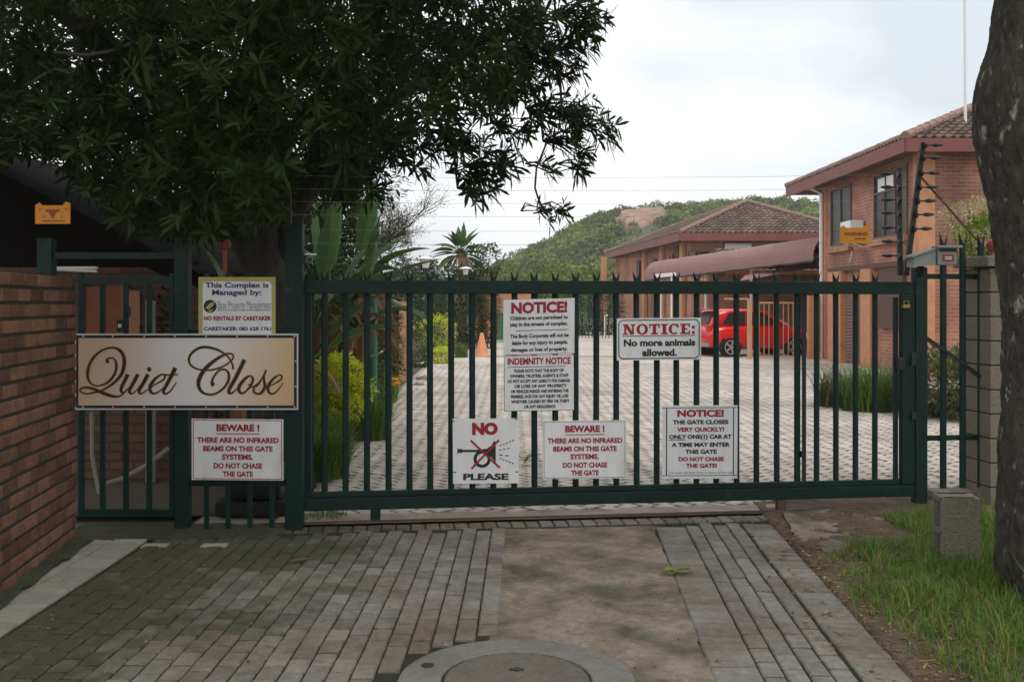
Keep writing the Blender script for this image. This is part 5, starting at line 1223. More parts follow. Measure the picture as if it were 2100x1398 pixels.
# far palisade and pale bollard
t = thing('far_palisade', (at(1215, 0, 46).x, 46, 0), 'thin dark palisade fence in front of the hedge left of the far house', 'fence')
for k in range(11):
    x = at(1180, 0, 46).x+k*.155; b = MB(); b.box((x, 46, .75), (.03, .03, 1.5)); b.build('pale', M['green_light'] if k % 3 == 0 else M['green'], t)
for z in (.3, 1.25):
    b = MB(); b.bb((at(1180, 0, 46).x, 46.02, z), (at(1180, 0, 46).x+1.6, 46.05, z+.04)); b.build('rail', M['green'], t)
p = gnd(1241, 690); t = thing('white_standpipe', (p.x, p.y, 0), 'thin white standpipe before the far house corner', 'pipe')
b = MB(); b.tube([(p.x, p.y, 0), (p.x, p.y, 1.0), (p.x+.12, p.y, 1.03)], .05, 8); b.build('pipe', M['white'], t)
# paddle palm far away
p = at(945, 545, 40); t = thing('paddle_palm', (p.x, 40, 0), 'small palm with a fan of broad leaves against the sky behind the courtyard', 'palm')
shrub('leafy_bush', 'light green bush under the crown of the paddle palm', (p.x+.1, 39.3, 2.0), (1.1, .7, 1.2), 2200, .14, .07, 'leaf2', t0=.6)
top = Vector((p.x, 40, at(0, 520, 40).z)); b = MB(); b.tube([(p.x, 40, 0), (p.x+.03, 40, top.z*.5), tuple(top)], [.16, .13, .12], 9); b.build('trunk', M['dead'], t)
b = MB()
for k in range(26):
    a = -2.2+4.4*k/25; paddle(b, top, (math.sin(a), rnd(-.9, .9), math.cos(a)+.1), .35, rnd(.75, 1.15), .36, rnd(.2, 1), rnd(.3, 1.2), torn=1)
b.build('fronds', M['banana'], t)
b = MB()
for k in range(10):
    a = rnd(0, 6.28); paddle(b, top-Vector((0, 0, .1)), (math.cos(a), math.sin(a)*.8, .1), .25, .8, .16, rnd(0, .6), rnd(2, 3.5), torn=1)
b.build('dry_fronds', M['dead'], t)
# wispy tree behind the green post
t = thing('wispy_tree', (at(800, 0, 24).x-.8, 24, 0), 'thin wispy tree with tiny leaves against the white sky right of the green post', 'tree')
b = MB(); lf = MB(); r0 = Vector((at(760, 0, 24).x-.4, 24, 0)); fk = at(765, 520, 24)
b.tube([r0, r0.lerp(fk, .6)+Vector((-.1, 0, 0)), fk], [.07, .05, .03], 6)
def wisp(p, d, L, depth):
    q = p+d*L; b.tube([p, p.lerp(q, .5)+Vector((rnd(-.05, .05), rnd(-.05, .05), rnd(-.03, .06))), q], [.004+.006*depth, .003+.004*depth, .002+.002*depth], 4, cap=False)
    for k in range(10 if depth < 2 else 3):
        c = p.lerp(q, random.random())+Vector((rnd(-.12, .12), rnd(-.12, .12), rnd(-.12, .12)))
        leaf_quads(lf, c, Vector((rnd(-1, 1), rnd(-1, 1), rnd(-1, 1))), rnd(.03, .055), .02, Vector((.1, .2, 1)), random.random())
    if depth > 0:
        for k in range(4):
            nd = (d+Vector((rnd(-.8, .8), rnd(-.6, .6), rnd(-.65, .6)))).normalized(); wisp(p.lerp(q, rnd(.35, 1)), nd, L*rnd(.5, .8), depth-1)
for tx, ty in ((815, 430), (850, 425), (835, 470), (870, 440), (845, 500), (800, 480)):
    e = at(tx, ty, 24+rnd(-.5, .5)); wisp(fk, (e-fk).normalized(), (e-fk).length*.72, 3)
b.build('trunk', M['barkdark'], t); lf.build('crown', M['wisp'], t)

# ---- shrubs on the right bed
SB = [(1725, 15.8, .75, 'spiky grey green plant at the left end of the shrub bed, lit leaves', .62), (1780, 15.2, .85, 'bright green strap plant in the shrub bed left of the gate post', .65), (1840, 15.5, .8, 'spiky plant in the shrub bed behind the lock stile', .6), (1925, 14.6, .95, 'grey green bush behind the short palisade panel', .7), (1985, 14.0, .95, 'grey green bush beside the block pillar', .7)]
for i, (px, Y, h, lb, sp) in enumerate(SB):
    x = at(px, 0, Y).x
    if i < 3: strap_clump('strap_plant', lb, (x, Y, 0), 520, h, sp, group='plants in the shrub bed on the right', m='strap' if i == 1 else 'pstrap')
    else: shrub('grey_bush', lb, (x, Y, .48), (.62, .6, .5), 1900, .11, .035, 'pstrap', group='plants in the shrub bed on the right', t0=.5)
strap_clump('grass_tuft', 'small green tuft at the foot of the block pillar', (gw(1990, 985, .1).x, gw(1990, 985, .1).y, 0), 120, .13, .14, m='grass', cat='grass', w_=.009)
c = at(1985, 425, 17.5); shrub('pale_bush', 'pale cream flowering bush top behind the electric fence by the trunk', (c.x+.1, 17.5, 3.1), (.55, .5, .36), 1300, .08, .035, 'pale', t0=.5)
c = at(2030, 475, 15); shrub('lime_bush', 'bright lime green bush behind the block pillar', (c.x+.05, 15, 2.6), (.5, .45, .42), 1300, .10, .05, 'lime', t0=.6)
# ------------------------------------------------------------------ houses
def tiled(mb, A, B, ua, ub, up_dir, V, pitch=.21, row=.3, amp=.022, m=0):
    """tiled slope: eave from A to B, top edge from ua to ub (along the eave) at slope length V"""
    A = Vector(A); B = Vector(B); L = (B-A).length; U = (B-A)/L; W = Vector(up_dir).normalized(); n_ = U.cross(W).normalized()
    if n_.z < 0: n_ = -n_
    du = pitch/6; nu = int(L/du); nv = int(V/row)+1
    for i in range(nv):
        v0, v1 = i*row, min((i+1)*row+.03, V); vm = (v0+v1)/2
        lo, hi = ua*vm/V, L+(ub-L)*vm/V; vs = []; fs = []; ts = random.random(); k = 0
        for j in range(nu+1):
            u = j*du
            if u < lo-du or u > hi+du: continue
            uu = min(max(u, lo), hi)
            hgt = amp*math.cos(2*math.pi*u/pitch)
            vs += [A+U*uu+W*v0+n_*(hgt+.045), A+U*uu+W*v0+n_*(hgt+.015), A+U*uu+W*v1+n_*(hgt+.005)]; k += 1
        for j in range(k-1):
            o = 3*j; mb.add([vs[o], vs[o+3], vs[o+1], vs[o+4], vs[o+2], vs[o+5]], [(0, 1, 5, 4), (0, 2, 3, 1)], m, min(1, max(0, .5+.35*math.sin(ts*50+j//6*1.7)*1+rnd(-.1, .1))))
def fascia(mb, P, h, th=.04):
    for a, c in zip(P, P[1:]): mb.bar(Vector(a)-Vector((0, 0, h/2)), Vector(c)-Vector((0, 0, h/2)), th, h, up=(0, 0, 1))
def window(parent, c, w_, h, axis, curtain=True, mull=1, transom=.0, outn=-1, sill=True):
    """window set proud of a wall: axis 'x' = wall faces -Y, axis 'y' = wall faces -X"""
    c = Vector(c)
    def B(mb, du0, du1, dz0, dz1, d0, d1):
        if axis == 'x': mb.bb((c.x+du0, c.y-d1, c.z+dz0), (c.x+du1, c.y-d0, c.z+dz1))
        else: mb.bb((c.x-d1, c.y+du0, c.z+dz0), (c.x-d0, c.y+du1, c.z+dz1))
    b = MB(); f = .06
    B(b, -w_/2, w_/2, h/2-f, h/2, .003, .05); B(b, -w_/2, w_/2, -h/2, -h/2+f, .003, .05); B(b, -w_/2, -w_/2+f, -h/2+f, h/2-f, .003, .05); B(b, w_/2-f, w_/2, -h/2+f, h/2-f, .003, .05)
    for k in range(mull):
        x = -w_/2+w_*(k+1)/(mull+1); B(b, x-.022, x+.022, -h/2+f, h/2-f, .003, .045)
    if transom: B(b, -w_/2+f, w_/2-f, h/2-transom, h/2-transom+.04, .003, .047)
    wo = b.build('window', M['wframe'], parent)
    b = MB(); B(b, -w_/2+f, w_/2-f, -h/2+f, h/2-f, .004, .012); b.build('pane', M['glass'], wo)
    if curtain:
        b = MB(); B(b, -w_/2+f, -w_/2+w_*.35, -h/2+f, h/2-f, .0125, .016); b.build('curtain', M['curtain'], wo)
    if sill:
        b = MB(); B(b, -w_/2-.12, w_/2+.12, -h/2-.16, -h/2-.01, .0, .14); b.build('sill', M['hbrick2'], wo, uv=True)
    return wo

# ---- two storey brick house on the right
HX0, HY0, HX1, HY1 = 9.15, 22.4, 19.5, 29.3; WZ = 5.2
hs = thing('brick_house', (HX0+4, HY0+3.4, 0), 'two storey orange brick house with maroon fascia and tiled roof on the right', 'house')
b = MB(); b.bb((HX0, HY0, 0), (HX1, HY1, WZ)); b.build('wall', M['hbrick'], hs, uv=True)
b = MB(); b.bb((HX0-.012, HY0-.014, 0), (HX0+.36, HY0+.30, WZ-.003)); b.build('corner_pilaster', M['quoin'], hs)
b = MB(); b.bb((HX0-.03, HY1-.32, 0), (HX0+.3, HY1+.012, WZ-.003)); b.build('corner_pilaster', M['quoin'], hs)
b = MB(); b.bb((HX0-.004, HY0+1.2, 3.06), (HX0+.1, HY1-.33, 3.12)); b.build('string_course', M['quoin'], hs)
OV = .5; ez = 5.08
E = [Vector((HX0-OV, HY1+OV+1.6, ez+.18)), Vector((HX0-OV, HY0-OV, ez+.18)), Vector((HX1+OV, HY0-OV, ez+.18)), Vector((HX1+OV, HY1+OV+1.6, ez+.18))]
b = MB(); fascia(b, [E[0], E[1], E[2]], .30); b.build('fascia', M['fascia'], hs)
b = MB(); b.bb((HX0-OV+.02, HY0-OV+.02, ez-.06), (HX1+OV-.02, HY1+OV+1.55, ez-.03)); b.build('soffit', M['soffit'], hs)
rise = 2.02; half = (HY1-HY0+2*OV+1.6)/2
b = MB()
dn = Vector((0, half, rise)); Vl = dn.length; LW = (HX1-HX0)+2*OV
tiled(b, E[1], E[2], half, LW-half, dn, Vl)
dl = Vector((half, 0, rise)); tiled(b, E[0], E[1], half, half, dl, Vector((half, 0, rise)).length)
dbk = Vector((0, -half, rise)); tiled(b, E[0], E[3], half, LW-half, dbk, Vl)
rf = b.build('roof', M['tile'], hs)
ap = E[1]+Vector((half, half, rise)); ap2 = E[2]+Vector((-half, half, rise))
b = MB()
def capline(mb, a, c):
    a = Vector(a); c = Vector(c); L = (c-a).length; n_ = int(L/.38)
    for i in range(n_):
        p = a.lerp(c, i/n_); q = a.lerp(c, (i+1.12)/n_); mb.tube([p, q], [.11, .095], 8, t=random.random())
up_ = Vector((0, 0, .05)); capline(b, E[1]+up_, ap+up_); capline(b, E[0]+up_, ap+up_); capline(b, ap+up_, ap2+up_); b.build('ridge_cap', M['tilecap'], rf)
window(hs, (HX0, 27.65, 4.03), 1.7, 1.65, 'y', mull=1, curtain=False)
window(hs, (HX0, 24.05, 4.03), 2.1, 1.62, 'y', mull=2, transom=.5, curtain=False)
b = MB(); b.bb((HX0-.055, 24.3, 4.38), (HX0-.05, 24.75, 4.7)); b.bb((HX0-.056, 23.75, 4.42), (HX0-.05, 24.2, 4.72)); b.build('white_blind', M['white'], hs)
# ground floor openings on the side face
b = MB(); b.bb((HX0-.02, 25.75, .05), (HX0-.003, 27.15, 2.2)); dr = b.build('louvre_door', M['louvre'], hs)
b = MB()
for k in range(24): b.box((HX0-.04, 26.45, .12+k*.087), (.05, 1.36, .045))
b.build('slats', M['louvre'], dr)
for ya, yb in ((27.2, 28.3), (24.95, 25.65)):
    b = MB(); b.bb((HX0-.18, ya, 0), (HX0-.003, yb, 2.5)); b.build('pillar', M['quoin'], hs)
b = MB(); b.bb((HX0-.10, 23.1, 1.02), (HX0-.003, 24.6, 2.5)); b.bb((HX0-.14, 23.0, 2.5), (HX0-.003, 28.4, 2.62)); b.build('lintel_and_dark_opening', M['soffit'], hs)  # first box is a dark panel for the recess shade, second the lintel
b = MB(); b.box((HX0-.2, 25.3, 2.0), (.03, .2, .3)); b.build('meter_box', M['yellowsign'], hs)
# recessed door panel with frame in front face
b = MB(); b.tube([(HX0-.10, HY1-.15, 0), (HX0-.10, HY1-.15, ez-.25), (HX0-OV+.1, HY1+.1, ez-.03)], .055, 10); b.build('downpipe', M['white'], hs)
b = MB(); b.bar((HX0-OV+.06, HY1-.5, ez-.08), (HX0-OV+.06, HY1+.2, ez-.08), .08, .06); b.build('gutter', M['white'], hs)
b = MB(); b.bar((12.0, HY0-.015, 0), (12.0, HY0-.015, 5.0), .05, .03); b.build('movement_joint', M['soffit'], hs)
# air conditioner and aerial mast
c = Vector((HX0-.25, 26.35, 3.78)); t = thing('air_conditioner', (HX0-.25, 26.35, 3.3), 'white air conditioning unit on the wall between two upper windows', 'air conditioner')
b = MB(); b.box((HX0-.21, 26.2, 3.52), (.36, .8, .52), bev=.03); b.build('casing', M['white'], t)
b = MB(); b.bar((HX0-.4, 26.0, 3.24), (HX0-.004, 26.0, 3.1), .03); b.bar((HX0-.4, 26.4, 3.24), (HX0-.004, 26.4, 3.1), .03); b.bar((HX0-.1, 26.5, 3.0), (HX0-.05, 26.8, 2.72), .03); b.build('bracket', M['white'], t)
p = at(1980, 268, 23.3); b = MB(); b.tube([(p.x, 23.3, p.z-.15), (p.x-.02, 23.3, p.z+3.8)], [.035, .03], 8); b.tube([(p.x, 23.3, p.z-.2), (p.x, 23.3, p.z-.02)], .06, 8)
tag(b.build('aerial_mast', M['white']), 'thin white aerial mast standing on the tiled roof of the right house', 'mast')

# ---- carport: curved shade canopy, pillars, tiled lean-to, timber gate
A0, A1 = Vector((9.05, 29.9, 0)), Vector((5.35, 40.2, 0)); dv = (A1-A0); n_ = 24; bk = Vector((.93, .36, 0))
t = thing('carport_canopy', (A0+A1)/2, 'long maroon shade canopy with a curved front edge over the parking bays', 'canopy')
b = MB(); vs = []; kk = 8
for i in range(n_+1):
    f = i/n_; p = A0+dv*f; zt = 3.66-.36*f; zb = 2.90-.36*f; wv = .012*math.sin(i*2.1)
    for x, z in ((0, zb), (.0, zb+.16), (.02, zb+.30), (.06, zb+.42), (.12, zb+.52), (.19, zb+.60), (.27, zb+.67), (.36, zb+.72), (.48, zt)):
        vs.append(p+bk*x+Vector((0, 0, z+wv*(1 if x < .1 else .4))))
    vs.append(p+bk*4.5+Vector((0, 0, zt+.1)))
kk2 = kk+2
b.add(vs, [(i*kk2+j, (i+1)*kk2+j, (i+1)*kk2+j+1, i*kk2+j+1) for i in range(n_) for j in range(kk2-1)], 0, .5)
p = A1; poly = [vs[n_*kk2+j] for j in range(kk+1)]; b.add(poly+[p+bk*.75+Vector((0, 0, 2.76))], [tuple(range(kk+2))], 0, .5)
b.build('sheet', M['canopy'], t)
b = MB()
for i in range(0, n_): b.bar(vs[i*kk2]-Vector((0, 0, .02)), vs[(i+1)*kk2]-Vector((0, 0, .02)), .05)
b.build('edge_pipe', M['darkmetal'], t)
b = MB(); 
for f in (.35, .62, .93):
    q = A0+dv*f+bk*.35; b.tube([(q.x, q.y, 0), (q.x, q.y, 2.95-.22*f)], .04, 8)
b.build('support_pole', M['white'], t)
# lean-to with tiles behind and lower canopy edge
t = thing('lean_to', (9, 36.2, 0), 'tiled lean-to roof and dark brick wall behind the red car under the canopy', 'outbuilding')
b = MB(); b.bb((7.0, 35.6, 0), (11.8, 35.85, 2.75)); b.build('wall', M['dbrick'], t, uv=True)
b = MB(); tiled(b, (7.5, 34.9, 2.80), (11.9, 34.9, 2.80), 0, 4.4, (0, 2.2, .85), 2.35, pitch=.24, row=.3); b.build('roof', M['tile'], t)
b = MB(); b.bb((7.5, 34.86, 2.62), (11.9, 34.9, 2.78)); b.build('fascia', M['quoin'], t)
b = MB(); x = at(1377, 0, 34).x; b.tube([(x, 34, 0), (x, 34, 2.55)], .03, 8); b.bar((x-.6, 34, 2.55), (x+.15, 34, 2.62), .1, .12); b.build('post_frame', M['white'], t)
b = MB(); c = at(1560, 560, 32.5); 
vs = []
for i in range(9):
    f = i/8; q = Vector((7.4+2.2*f, 32.3-1.0*f, 0))
    for j in range(5): vs.append(q+Vector((.2*j*.6, .25*j, 2.35+.45*f*.9+.22*math.sin(j*.39))))
b.add(vs, [(i*5+j, (i+1)*5+j, (i+1)*5+j+1, i*5+j+1) for i in range(8) for j in range(4)], 0, .5); b.build('low_canopy', M['canopy'], t)
# pillar and metal gate right of the car
x0, x1 = at(1657, 0, 29.15).x, at(1680, 0, 29.15).x
b = MB(); b.bb((x0, 29.05, 0), (x1, 29.25, 1.85)); tag(b.build('brick_pillar', M['quoin']), 'brown pillar beside the red car at the house corner', 'pillar')
t = thing('timber_gate', (at(1585, 0, 29.2).x, 29.2, 0), 'light timber post and thin barred gate standing before the red car', 'gate')
xa, xb = at(1538, 0, 29.2).x, at(1640, 0, 29.2).x
b = MB(); b.bb((xa-.07, 29.15, 0), (xa+.05, 29.27, at(0, 612, 29.2).z)); b.build('post', M['wood'], t)
b = MB(); zt = at(0, 619, 29.2).z; b.bb((xa+.051, 29.18, zt-.05), (xb, 29.22, zt)); b.bb((xa-.75, 29.18, at(0, 611, 29.2).z-.05), (xa-.071, 29.22, at(0, 611, 29.2).z)); b.bb((xa+.051, 29.18, .06), (xb, 29.22, .1)); b.build('rail', M['wood'], t)
for k in range(10):
    x = xa+.13+k*.142; b = MB(); b.bb((x-.011, 29.19, .101), (x+.011, 29.21, zt-.051)); b.build('bar', M['wood'], t)

# ---- far house
FX0, FY0, FX1, FY1 = 7.75, 43.1, 14.2, 59.5; WZ2 = 4.45
sk = -.095     # its left face leans away slightly
fh = thing('brick_house', (10.5, 50, 0), 'far two storey brick house with a hipped tiled roof below the hill', 'house')
def sx_(y): return FX0+sk*(y-FY0)
b = MB(); pl = [(sx_(FY0), FY0), (FX1, FY0), (FX1, FY1), (sx_(FY1), FY1)]
b.add([(x, y, 0) for x, y in pl]+[(x, y, WZ2) for x, y in pl], [(0, 1, 5, 4), (1, 2, 6, 5), (2, 3, 7, 6), (3, 0, 4, 7), (4, 5, 6, 7)]); b.build('wall', M['hbrick2'], fh, uv=True)
ov = .6; ez2 = 4.62
Q = [Vector((sx_(FY1)-ov, FY1+ov, ez2)), Vector((sx_(FY0)-ov, FY0-ov, ez2)), Vector((FX1+ov, FY0-ov, ez2)), Vector((FX1+ov, FY1+ov, ez2))]
wd = (Q[2]-Q[1]).length; half = wd/2; rise = 1.7
a1 = Q[1]+Vector((half*.98, half, rise)); a2 = Vector(((Q[0].x+Q[3].x)/2, Q[0].y-half, ez2+rise))
b = MB(); tiled(b, Q[1], Q[2], half, half, Vector((0, half, rise)), Vector((0, half, rise)).length, pitch=.24, row=.34, amp=.03)
U = (Q[1]-Q[0]).normalized(); up = (a1-Q[1])-U*((a1-Q[1]).dot(U)); LL = (Q[1]-Q[0]).length
tiled(b, Q[0], Q[1], (a2-Q[0]).dot(U), (a1-Q[0]).dot(U), up, up.length, pitch=.24, row=.34, amp=.03); 
b.add([Q[2], Q[3], a2, a1], [(0, 1, 2, 3)]); b.add([Q[0], Q[3], a2], [(0, 1, 2)])
rf = b.build('roof', M['tile'], fh)
b = MB(); u5 = Vector((0, 0, .05)); capline(b, Q[1]+u5, a1+u5); capline(b, Q[2]+u5, a1+u5); capline(b, Q[0]+u5, a2+u5); capline(b, a1+u5, a2+u5); b.build('ridge_cap', M['tilecap'], rf)
b = MB(); fascia(b, [Q[0], Q[1], Q[2]], .34, .05); b.build('fascia', M['fascia'], fh)
b = MB(); b.add([q-Vector((0, 0, .3)) for q in Q], [(0, 1, 2, 3)]); b.build('soffit', M['soffit'], fh)
for y, w_ in ((46.5, 1.5), (49.8, 1.2), (53.5, 1.6)):
    window(fh, (sx_(y)-.02, y, 3.2), w_, 1.35, 'y', sill=False, mull=1)
for y in (44.2, 47.9, 51.6):
    b = MB(); b.bb((sx_(y)-.16, y-.35, 0), (sx_(y)-.002, y+.35, WZ2-.02)); b.build('pilaster', M['quoin'], fh)
b = MB(); b.bb((sx_(45.1)-.1, 44.7, 2.55), (sx_(45.1)+.0, 45.9, 4.2)); b.build('balcony_shade_panel', M['soffit'], fh)  # dark panel proud of the wall stands in for the balcony's shade
b = MB(); x = sx_(58.5)-.9; b.bb((x-.16, 58.3, 0), (x+.16, 58.6, ez2-.3)); b.build('veranda_column', M['quoin'], fh)
x = at(1433, 0, FY0).x; window(fh, (x, FY0, 3.35), .95, 1.1, 'x', sill=False, mull=1)
x = at(1512, 0, FY0).x; window(fh, (x, FY0, 4.0), 1.3, .5, 'x', sill=False, mull=2, curtain=False)
b = MB(); b.bb((x-.55, FY0-.06, 3.8), (x+.6, FY0-.05, 4.2)); b.build('white_blind', M['white'], fh)
b = MB(); x = at(1322, 0, 50).x-.1; b.bb((sx_(50)-.1, 49.2, .0), (sx_(50)-.05, 50.2, 2.1)); b.build('door', M['wframe'], fh)

# ---- dark hut and doors behind the pedestrian gate
t = thing('gate_hut', (-4.6, 11.6, 0), 'dark brick hut with an orange door and a sloping black roof behind the pedestrian gate', 'hut')
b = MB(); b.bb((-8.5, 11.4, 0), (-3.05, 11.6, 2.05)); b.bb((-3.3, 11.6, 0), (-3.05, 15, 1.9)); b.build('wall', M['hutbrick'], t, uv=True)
ra = at(-60, 325, 9.9); rb = at(405, 560, 9.9)
sl_ = (rb-ra)
b = MB()
def slab_(y0, y1, dz, th):
    d0 = Vector((0, y0-9.9, dz)); d1 = Vector((0, y1-9.9, dz)); a = [ra-sl_*.4, rb]
    vs = [q+d+Vector((0, 0, zz)) for zz in (0, -th) for d in (d0, d1) for q in a]
    return vs
nn = 40
for i in range(nn):      # corrugated sheet running down the slope
    f0, f1 = i/nn, (i+1)/nn
    pA_, pB_ = (ra-sl_*.4).lerp(rb, f0), (ra-sl_*.4).lerp(rb, f1)
    h0, h1 = .02*(i % 2), .02*((i+1) % 2)
    b.add([pA_+Vector((0, 0, h0)), pB_+Vector((0, 0, h1)), pB_+Vector((0, 5, h1)), pA_+Vector((0, 5, h0))], [(0, 1, 2, 3)])
    b.add([pA_+Vector((0, 0, h0)), pB_+Vector((0, 0, h1)), pB_+Vector((0, 0, -.2)), pA_+Vector((0, 0, -.2))], [(0, 1, 2, 3)])
    b.add([pA_+Vector((0, 0, -.2)), pB_+Vector((0, 0, -.2)), pB_+Vector((0, 5, -.2)), pA_+Vector((0, 5, -.2))], [(0, 1, 2, 3)])
b.build('roof', M['blackroof'], t)
b = MB(); g0_ = ra-sl_*.4; o_ = Vector((0, 1.6, -.21)); lo_ = 1.2
b.prism([(g0_.x, lo_), (rb.x, lo_), (rb.x, rb.z-.22), (g0_.x, g0_.z-.22)], (0, 11.62, 0), (1, 0, 0), (0, 0, 1), -.05); b.build('gable_shade_sheet', M['blackroof'], t)  # black sheet stands in for the shaded space under the roof
da, db_ = at(180, 0, 11.4).x, at(252, 0, 11.4).x; zt = at(0, 588, 11.4).z
b = MB(); b.bb((da, 11.34, .05), (db_, 11.396, zt)); d_ = b.build('door', M['orange'], t)
b = MB(); b.bb((da-.05, 11.33, .05), (da-.002, 11.395, zt+.05)); b.bb((db_+.002, 11.33, .05), (db_+.05, 11.395, zt+.05)); b.build('frame', M['wframe'], d_)
da, db_ = at(261, 0, 10.9).x, at(287, 0, 10.9).x
b = MB(); b.prism([(0, .05), (db_-da, .05), (db_-da, at(0, 598, 10.9).z), (0, at(0, 594, 10.9).z)], (da, 10.9, 0), (1, .0, 0), (0, 0, 1), -.05); d2 = b.build('door_leaf', M['orange2'], t)
b = MB(); b.bb((da+.002, 10.89, at(0, 648, 10.9).z), (da+.03, 10.898, at(0, 628, 10.9).z)); b.build('handle', M['black'], d2)
t = thing('brick_pier', (at(395, 0, 9.6).x, 9.6, 0), 'dim reddish brick pier between the pedestrian gate and the management sign', 'pier')
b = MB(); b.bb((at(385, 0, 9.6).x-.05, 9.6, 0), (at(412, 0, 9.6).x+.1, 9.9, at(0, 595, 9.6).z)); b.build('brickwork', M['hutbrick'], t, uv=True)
t = thing('low_brick_wall', (at(300, 0, 9.3).x, 9.4, 0), 'dim low brick wall behind the pedestrian gate under the name board', 'wall')
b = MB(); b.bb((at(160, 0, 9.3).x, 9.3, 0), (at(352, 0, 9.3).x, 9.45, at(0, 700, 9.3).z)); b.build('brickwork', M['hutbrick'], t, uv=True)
p = at(309, 690, 9.15); b = MB(); b.tube([(p.x, 9.15, 0), (p.x, 9.15, at(0, 622, 9.15).z)], .045, 10); b.lathe((p.x, 9.15, at(0, 622, 9.15).z), [(.05, 0), (.05, .02), (.02, .03)], 10)
tag(b.build('vent_pipe', M['pipe']), 'stubby white pipe standing behind the pedestrian gate', 'pipe')
b = MB(); b.tube([at(345, 920, 8.6), at(300, 955, 8.4), at(250, 982, 8.3), at(214, 992, 8.2)], .022, 8); tag(b.build('white_hose', M['pipe']), 'white pipe lying slanted across the ground behind the pedestrian gate', 'pipe')
b = MB(); b.tube([at(188, 845, 8.1), at(189, 935, 8.1), at(197, 980, 8.1), at(203, 1012, 8.1)], .016, 8); tag(b.build('white_conduit', M['pipe']), 'thin pale upright conduit behind the left edge of the pedestrian gate', 'pipe')
for i, (a, c, lb) in enumerate((((119, 552), (176, 553), 'white tube lamp glimpsed over the brick wall, left piece'), ((118, 556), (198, 553), 'white tube lamp under the dark hut roof'))):
    if i == 1:
        b = MB(); b.tube([at(110, 552, 9.0), at(198, 556, 9.0)], .014, 8); b.box(at(154, 549, 9.0), (.4, .05, .02)); tag(b.build('tube_lamp', M['white']), lb, 'lamp')
# maroon roof piece behind the trunk at left
t = thing('maroon_roof_house', (-4.0, 15, 0), 'low building with a maroon metal roof glimpsed left of the big tree trunk', 'building')
b = MB(); b.bb((-8, 15, 0), (-3.3, 18, 2.0)); b.build('wall', M['hutbrick'], t, uv=True)
r0, r1 = at(300, 470, 14.7), at(455, 590, 14.7)
b = MB(); b.prism([(0, 0), (r1.x-r0.x, r1.z-r0.z), (r1.x-r0.x-.15, r1.z-r0.z-.12), (-1.2, -.35), (-1.2, .55)], r0, (1, 0, 0), (0, 0, 1), -3.2); b.build('roof', M['maroonroof'], t)

# ------------------------------------------------------------------ red car
cp = gnd(1512, 732); ca_ = R(16)
c0 = Vector((8.35*.0+6.05+1.55, 31.2, 0)); 
car = thing('parked_car', (7.45, 31.25, 0), 'small bright red hatchback parked under the canopy with its tail towards the gate', 'car', rz=ca_)
def carloft(sections, n_=18, k=3.2):
    """sections: (x, half width, z bottom, z top); superellipse rings"""
    mb = MB(); vs = []
    for x, hw, z0, z1, kk in sections:
        for j in range(n_):
            a = 2*math.pi*j/n_; c_, s_ = math.cos(a), math.sin(a)
            vs.append((x, hw*math.copysign(abs(c_)**(2/kk), c_), (z0+z1)/2+(z1-z0)/2*math.copysign(abs(s_)**(2/kk), s_)))
    m_ = len(sections); fs = [(i*n_+j, i*n_+(j+1) % n_, (i+1)*n_+(j+1) % n_, (i+1)*n_+j) for i in range(m_-1) for j in range(n_)]
    fs += [tuple(range(n_-1, -1, -1)), tuple((m_-1)*n_+j for j in range(n_))]
    mb.add(vs, fs, 0, .5); return mb
cb = carloft([(-1.78, .60, .36, .78, 3), (-1.74, .70, .30, .90, 3.5), (-1.6, .775, .26, .95, 4), (-1.2, .81, .22, .96, 5), (0, .82, .20, .945, 5), (.9, .815, .2, .93, 5), (1.4, .79, .22, .87, 4.5), (1.68, .72, .26, .76, 4), (1.78, .58, .32, .62, 3)])
bo = cb.build('body', M['red'], car, local=True, smooth=True)
cabin = carloft([(-1.70, .58, .86, .96, 5), (-1.55, .63, .86, 1.22, 5), (-1.38, .62, .86, 1.40, 5), (-1.0, .62, .86, 1.46, 5), (-.2, .62, .86, 1.47, 5), (.25, .61, .86, 1.42, 5), (.65, .62, .86, 1.2, 5), (1.05, .64, .86, .95, 5)])
cabin.build('cabin', M['red'], car, local=True, smooth=True)
for s_ in (-1, 1):
    b = MB(); y = .632*s_
    for poly in ([(-1.28, .98), (-1.05, 1.33), (-.5, 1.37), (-.5, .97)], [(-.44, .97), (-.44, 1.37), (.1, 1.35), (.62, 1.02), (.62, .97)]):
        b.prism([(x, z) for x, z in (poly if s_ > 0 else poly)], (0, y, 0), (1, 0, 0), (0, 0, 1), .012*(-s_))
    b.build('side_window', M['glass'], car, local=True)
b = MB(); b.add([(-1.715, -.5, .99), (-1.715, .5, .99), (-1.50, .5, 1.34), (-1.50, -.5, 1.34)], [(0, 3, 2, 1)]); b.add([(-1.70, -.5, .985), (-1.70, .5, .985), (-1.48, .5, 1.33), (-1.48, -.5, 1.33)], [(0, 1, 2, 3)]); b.build('rear_window', M['glass'], car, local=True)
b = MB(); b.box((-1.52, 0, 1.435), (.3, 1.1, .05), bev=.015); b.build('spoiler', M['red'], car, local=True)
b = MB(); b.box((-1.79, 0, .70), (.02, .46, .12)); b.build('number_plate', M['white'], car, local=True)
for s_ in (-1, 1): b = MB(); b.box((-1.70, .60*s_, .86), (.14, .2, .22), bev=.04); b.build('tail_light', M['redlamp'], car, local=True)
b = MB(); b.box((-1.76, 0, .36), (.1, 1.3, .12), bev=.03); b.build('bumper', M['greybox'], car, local=True)
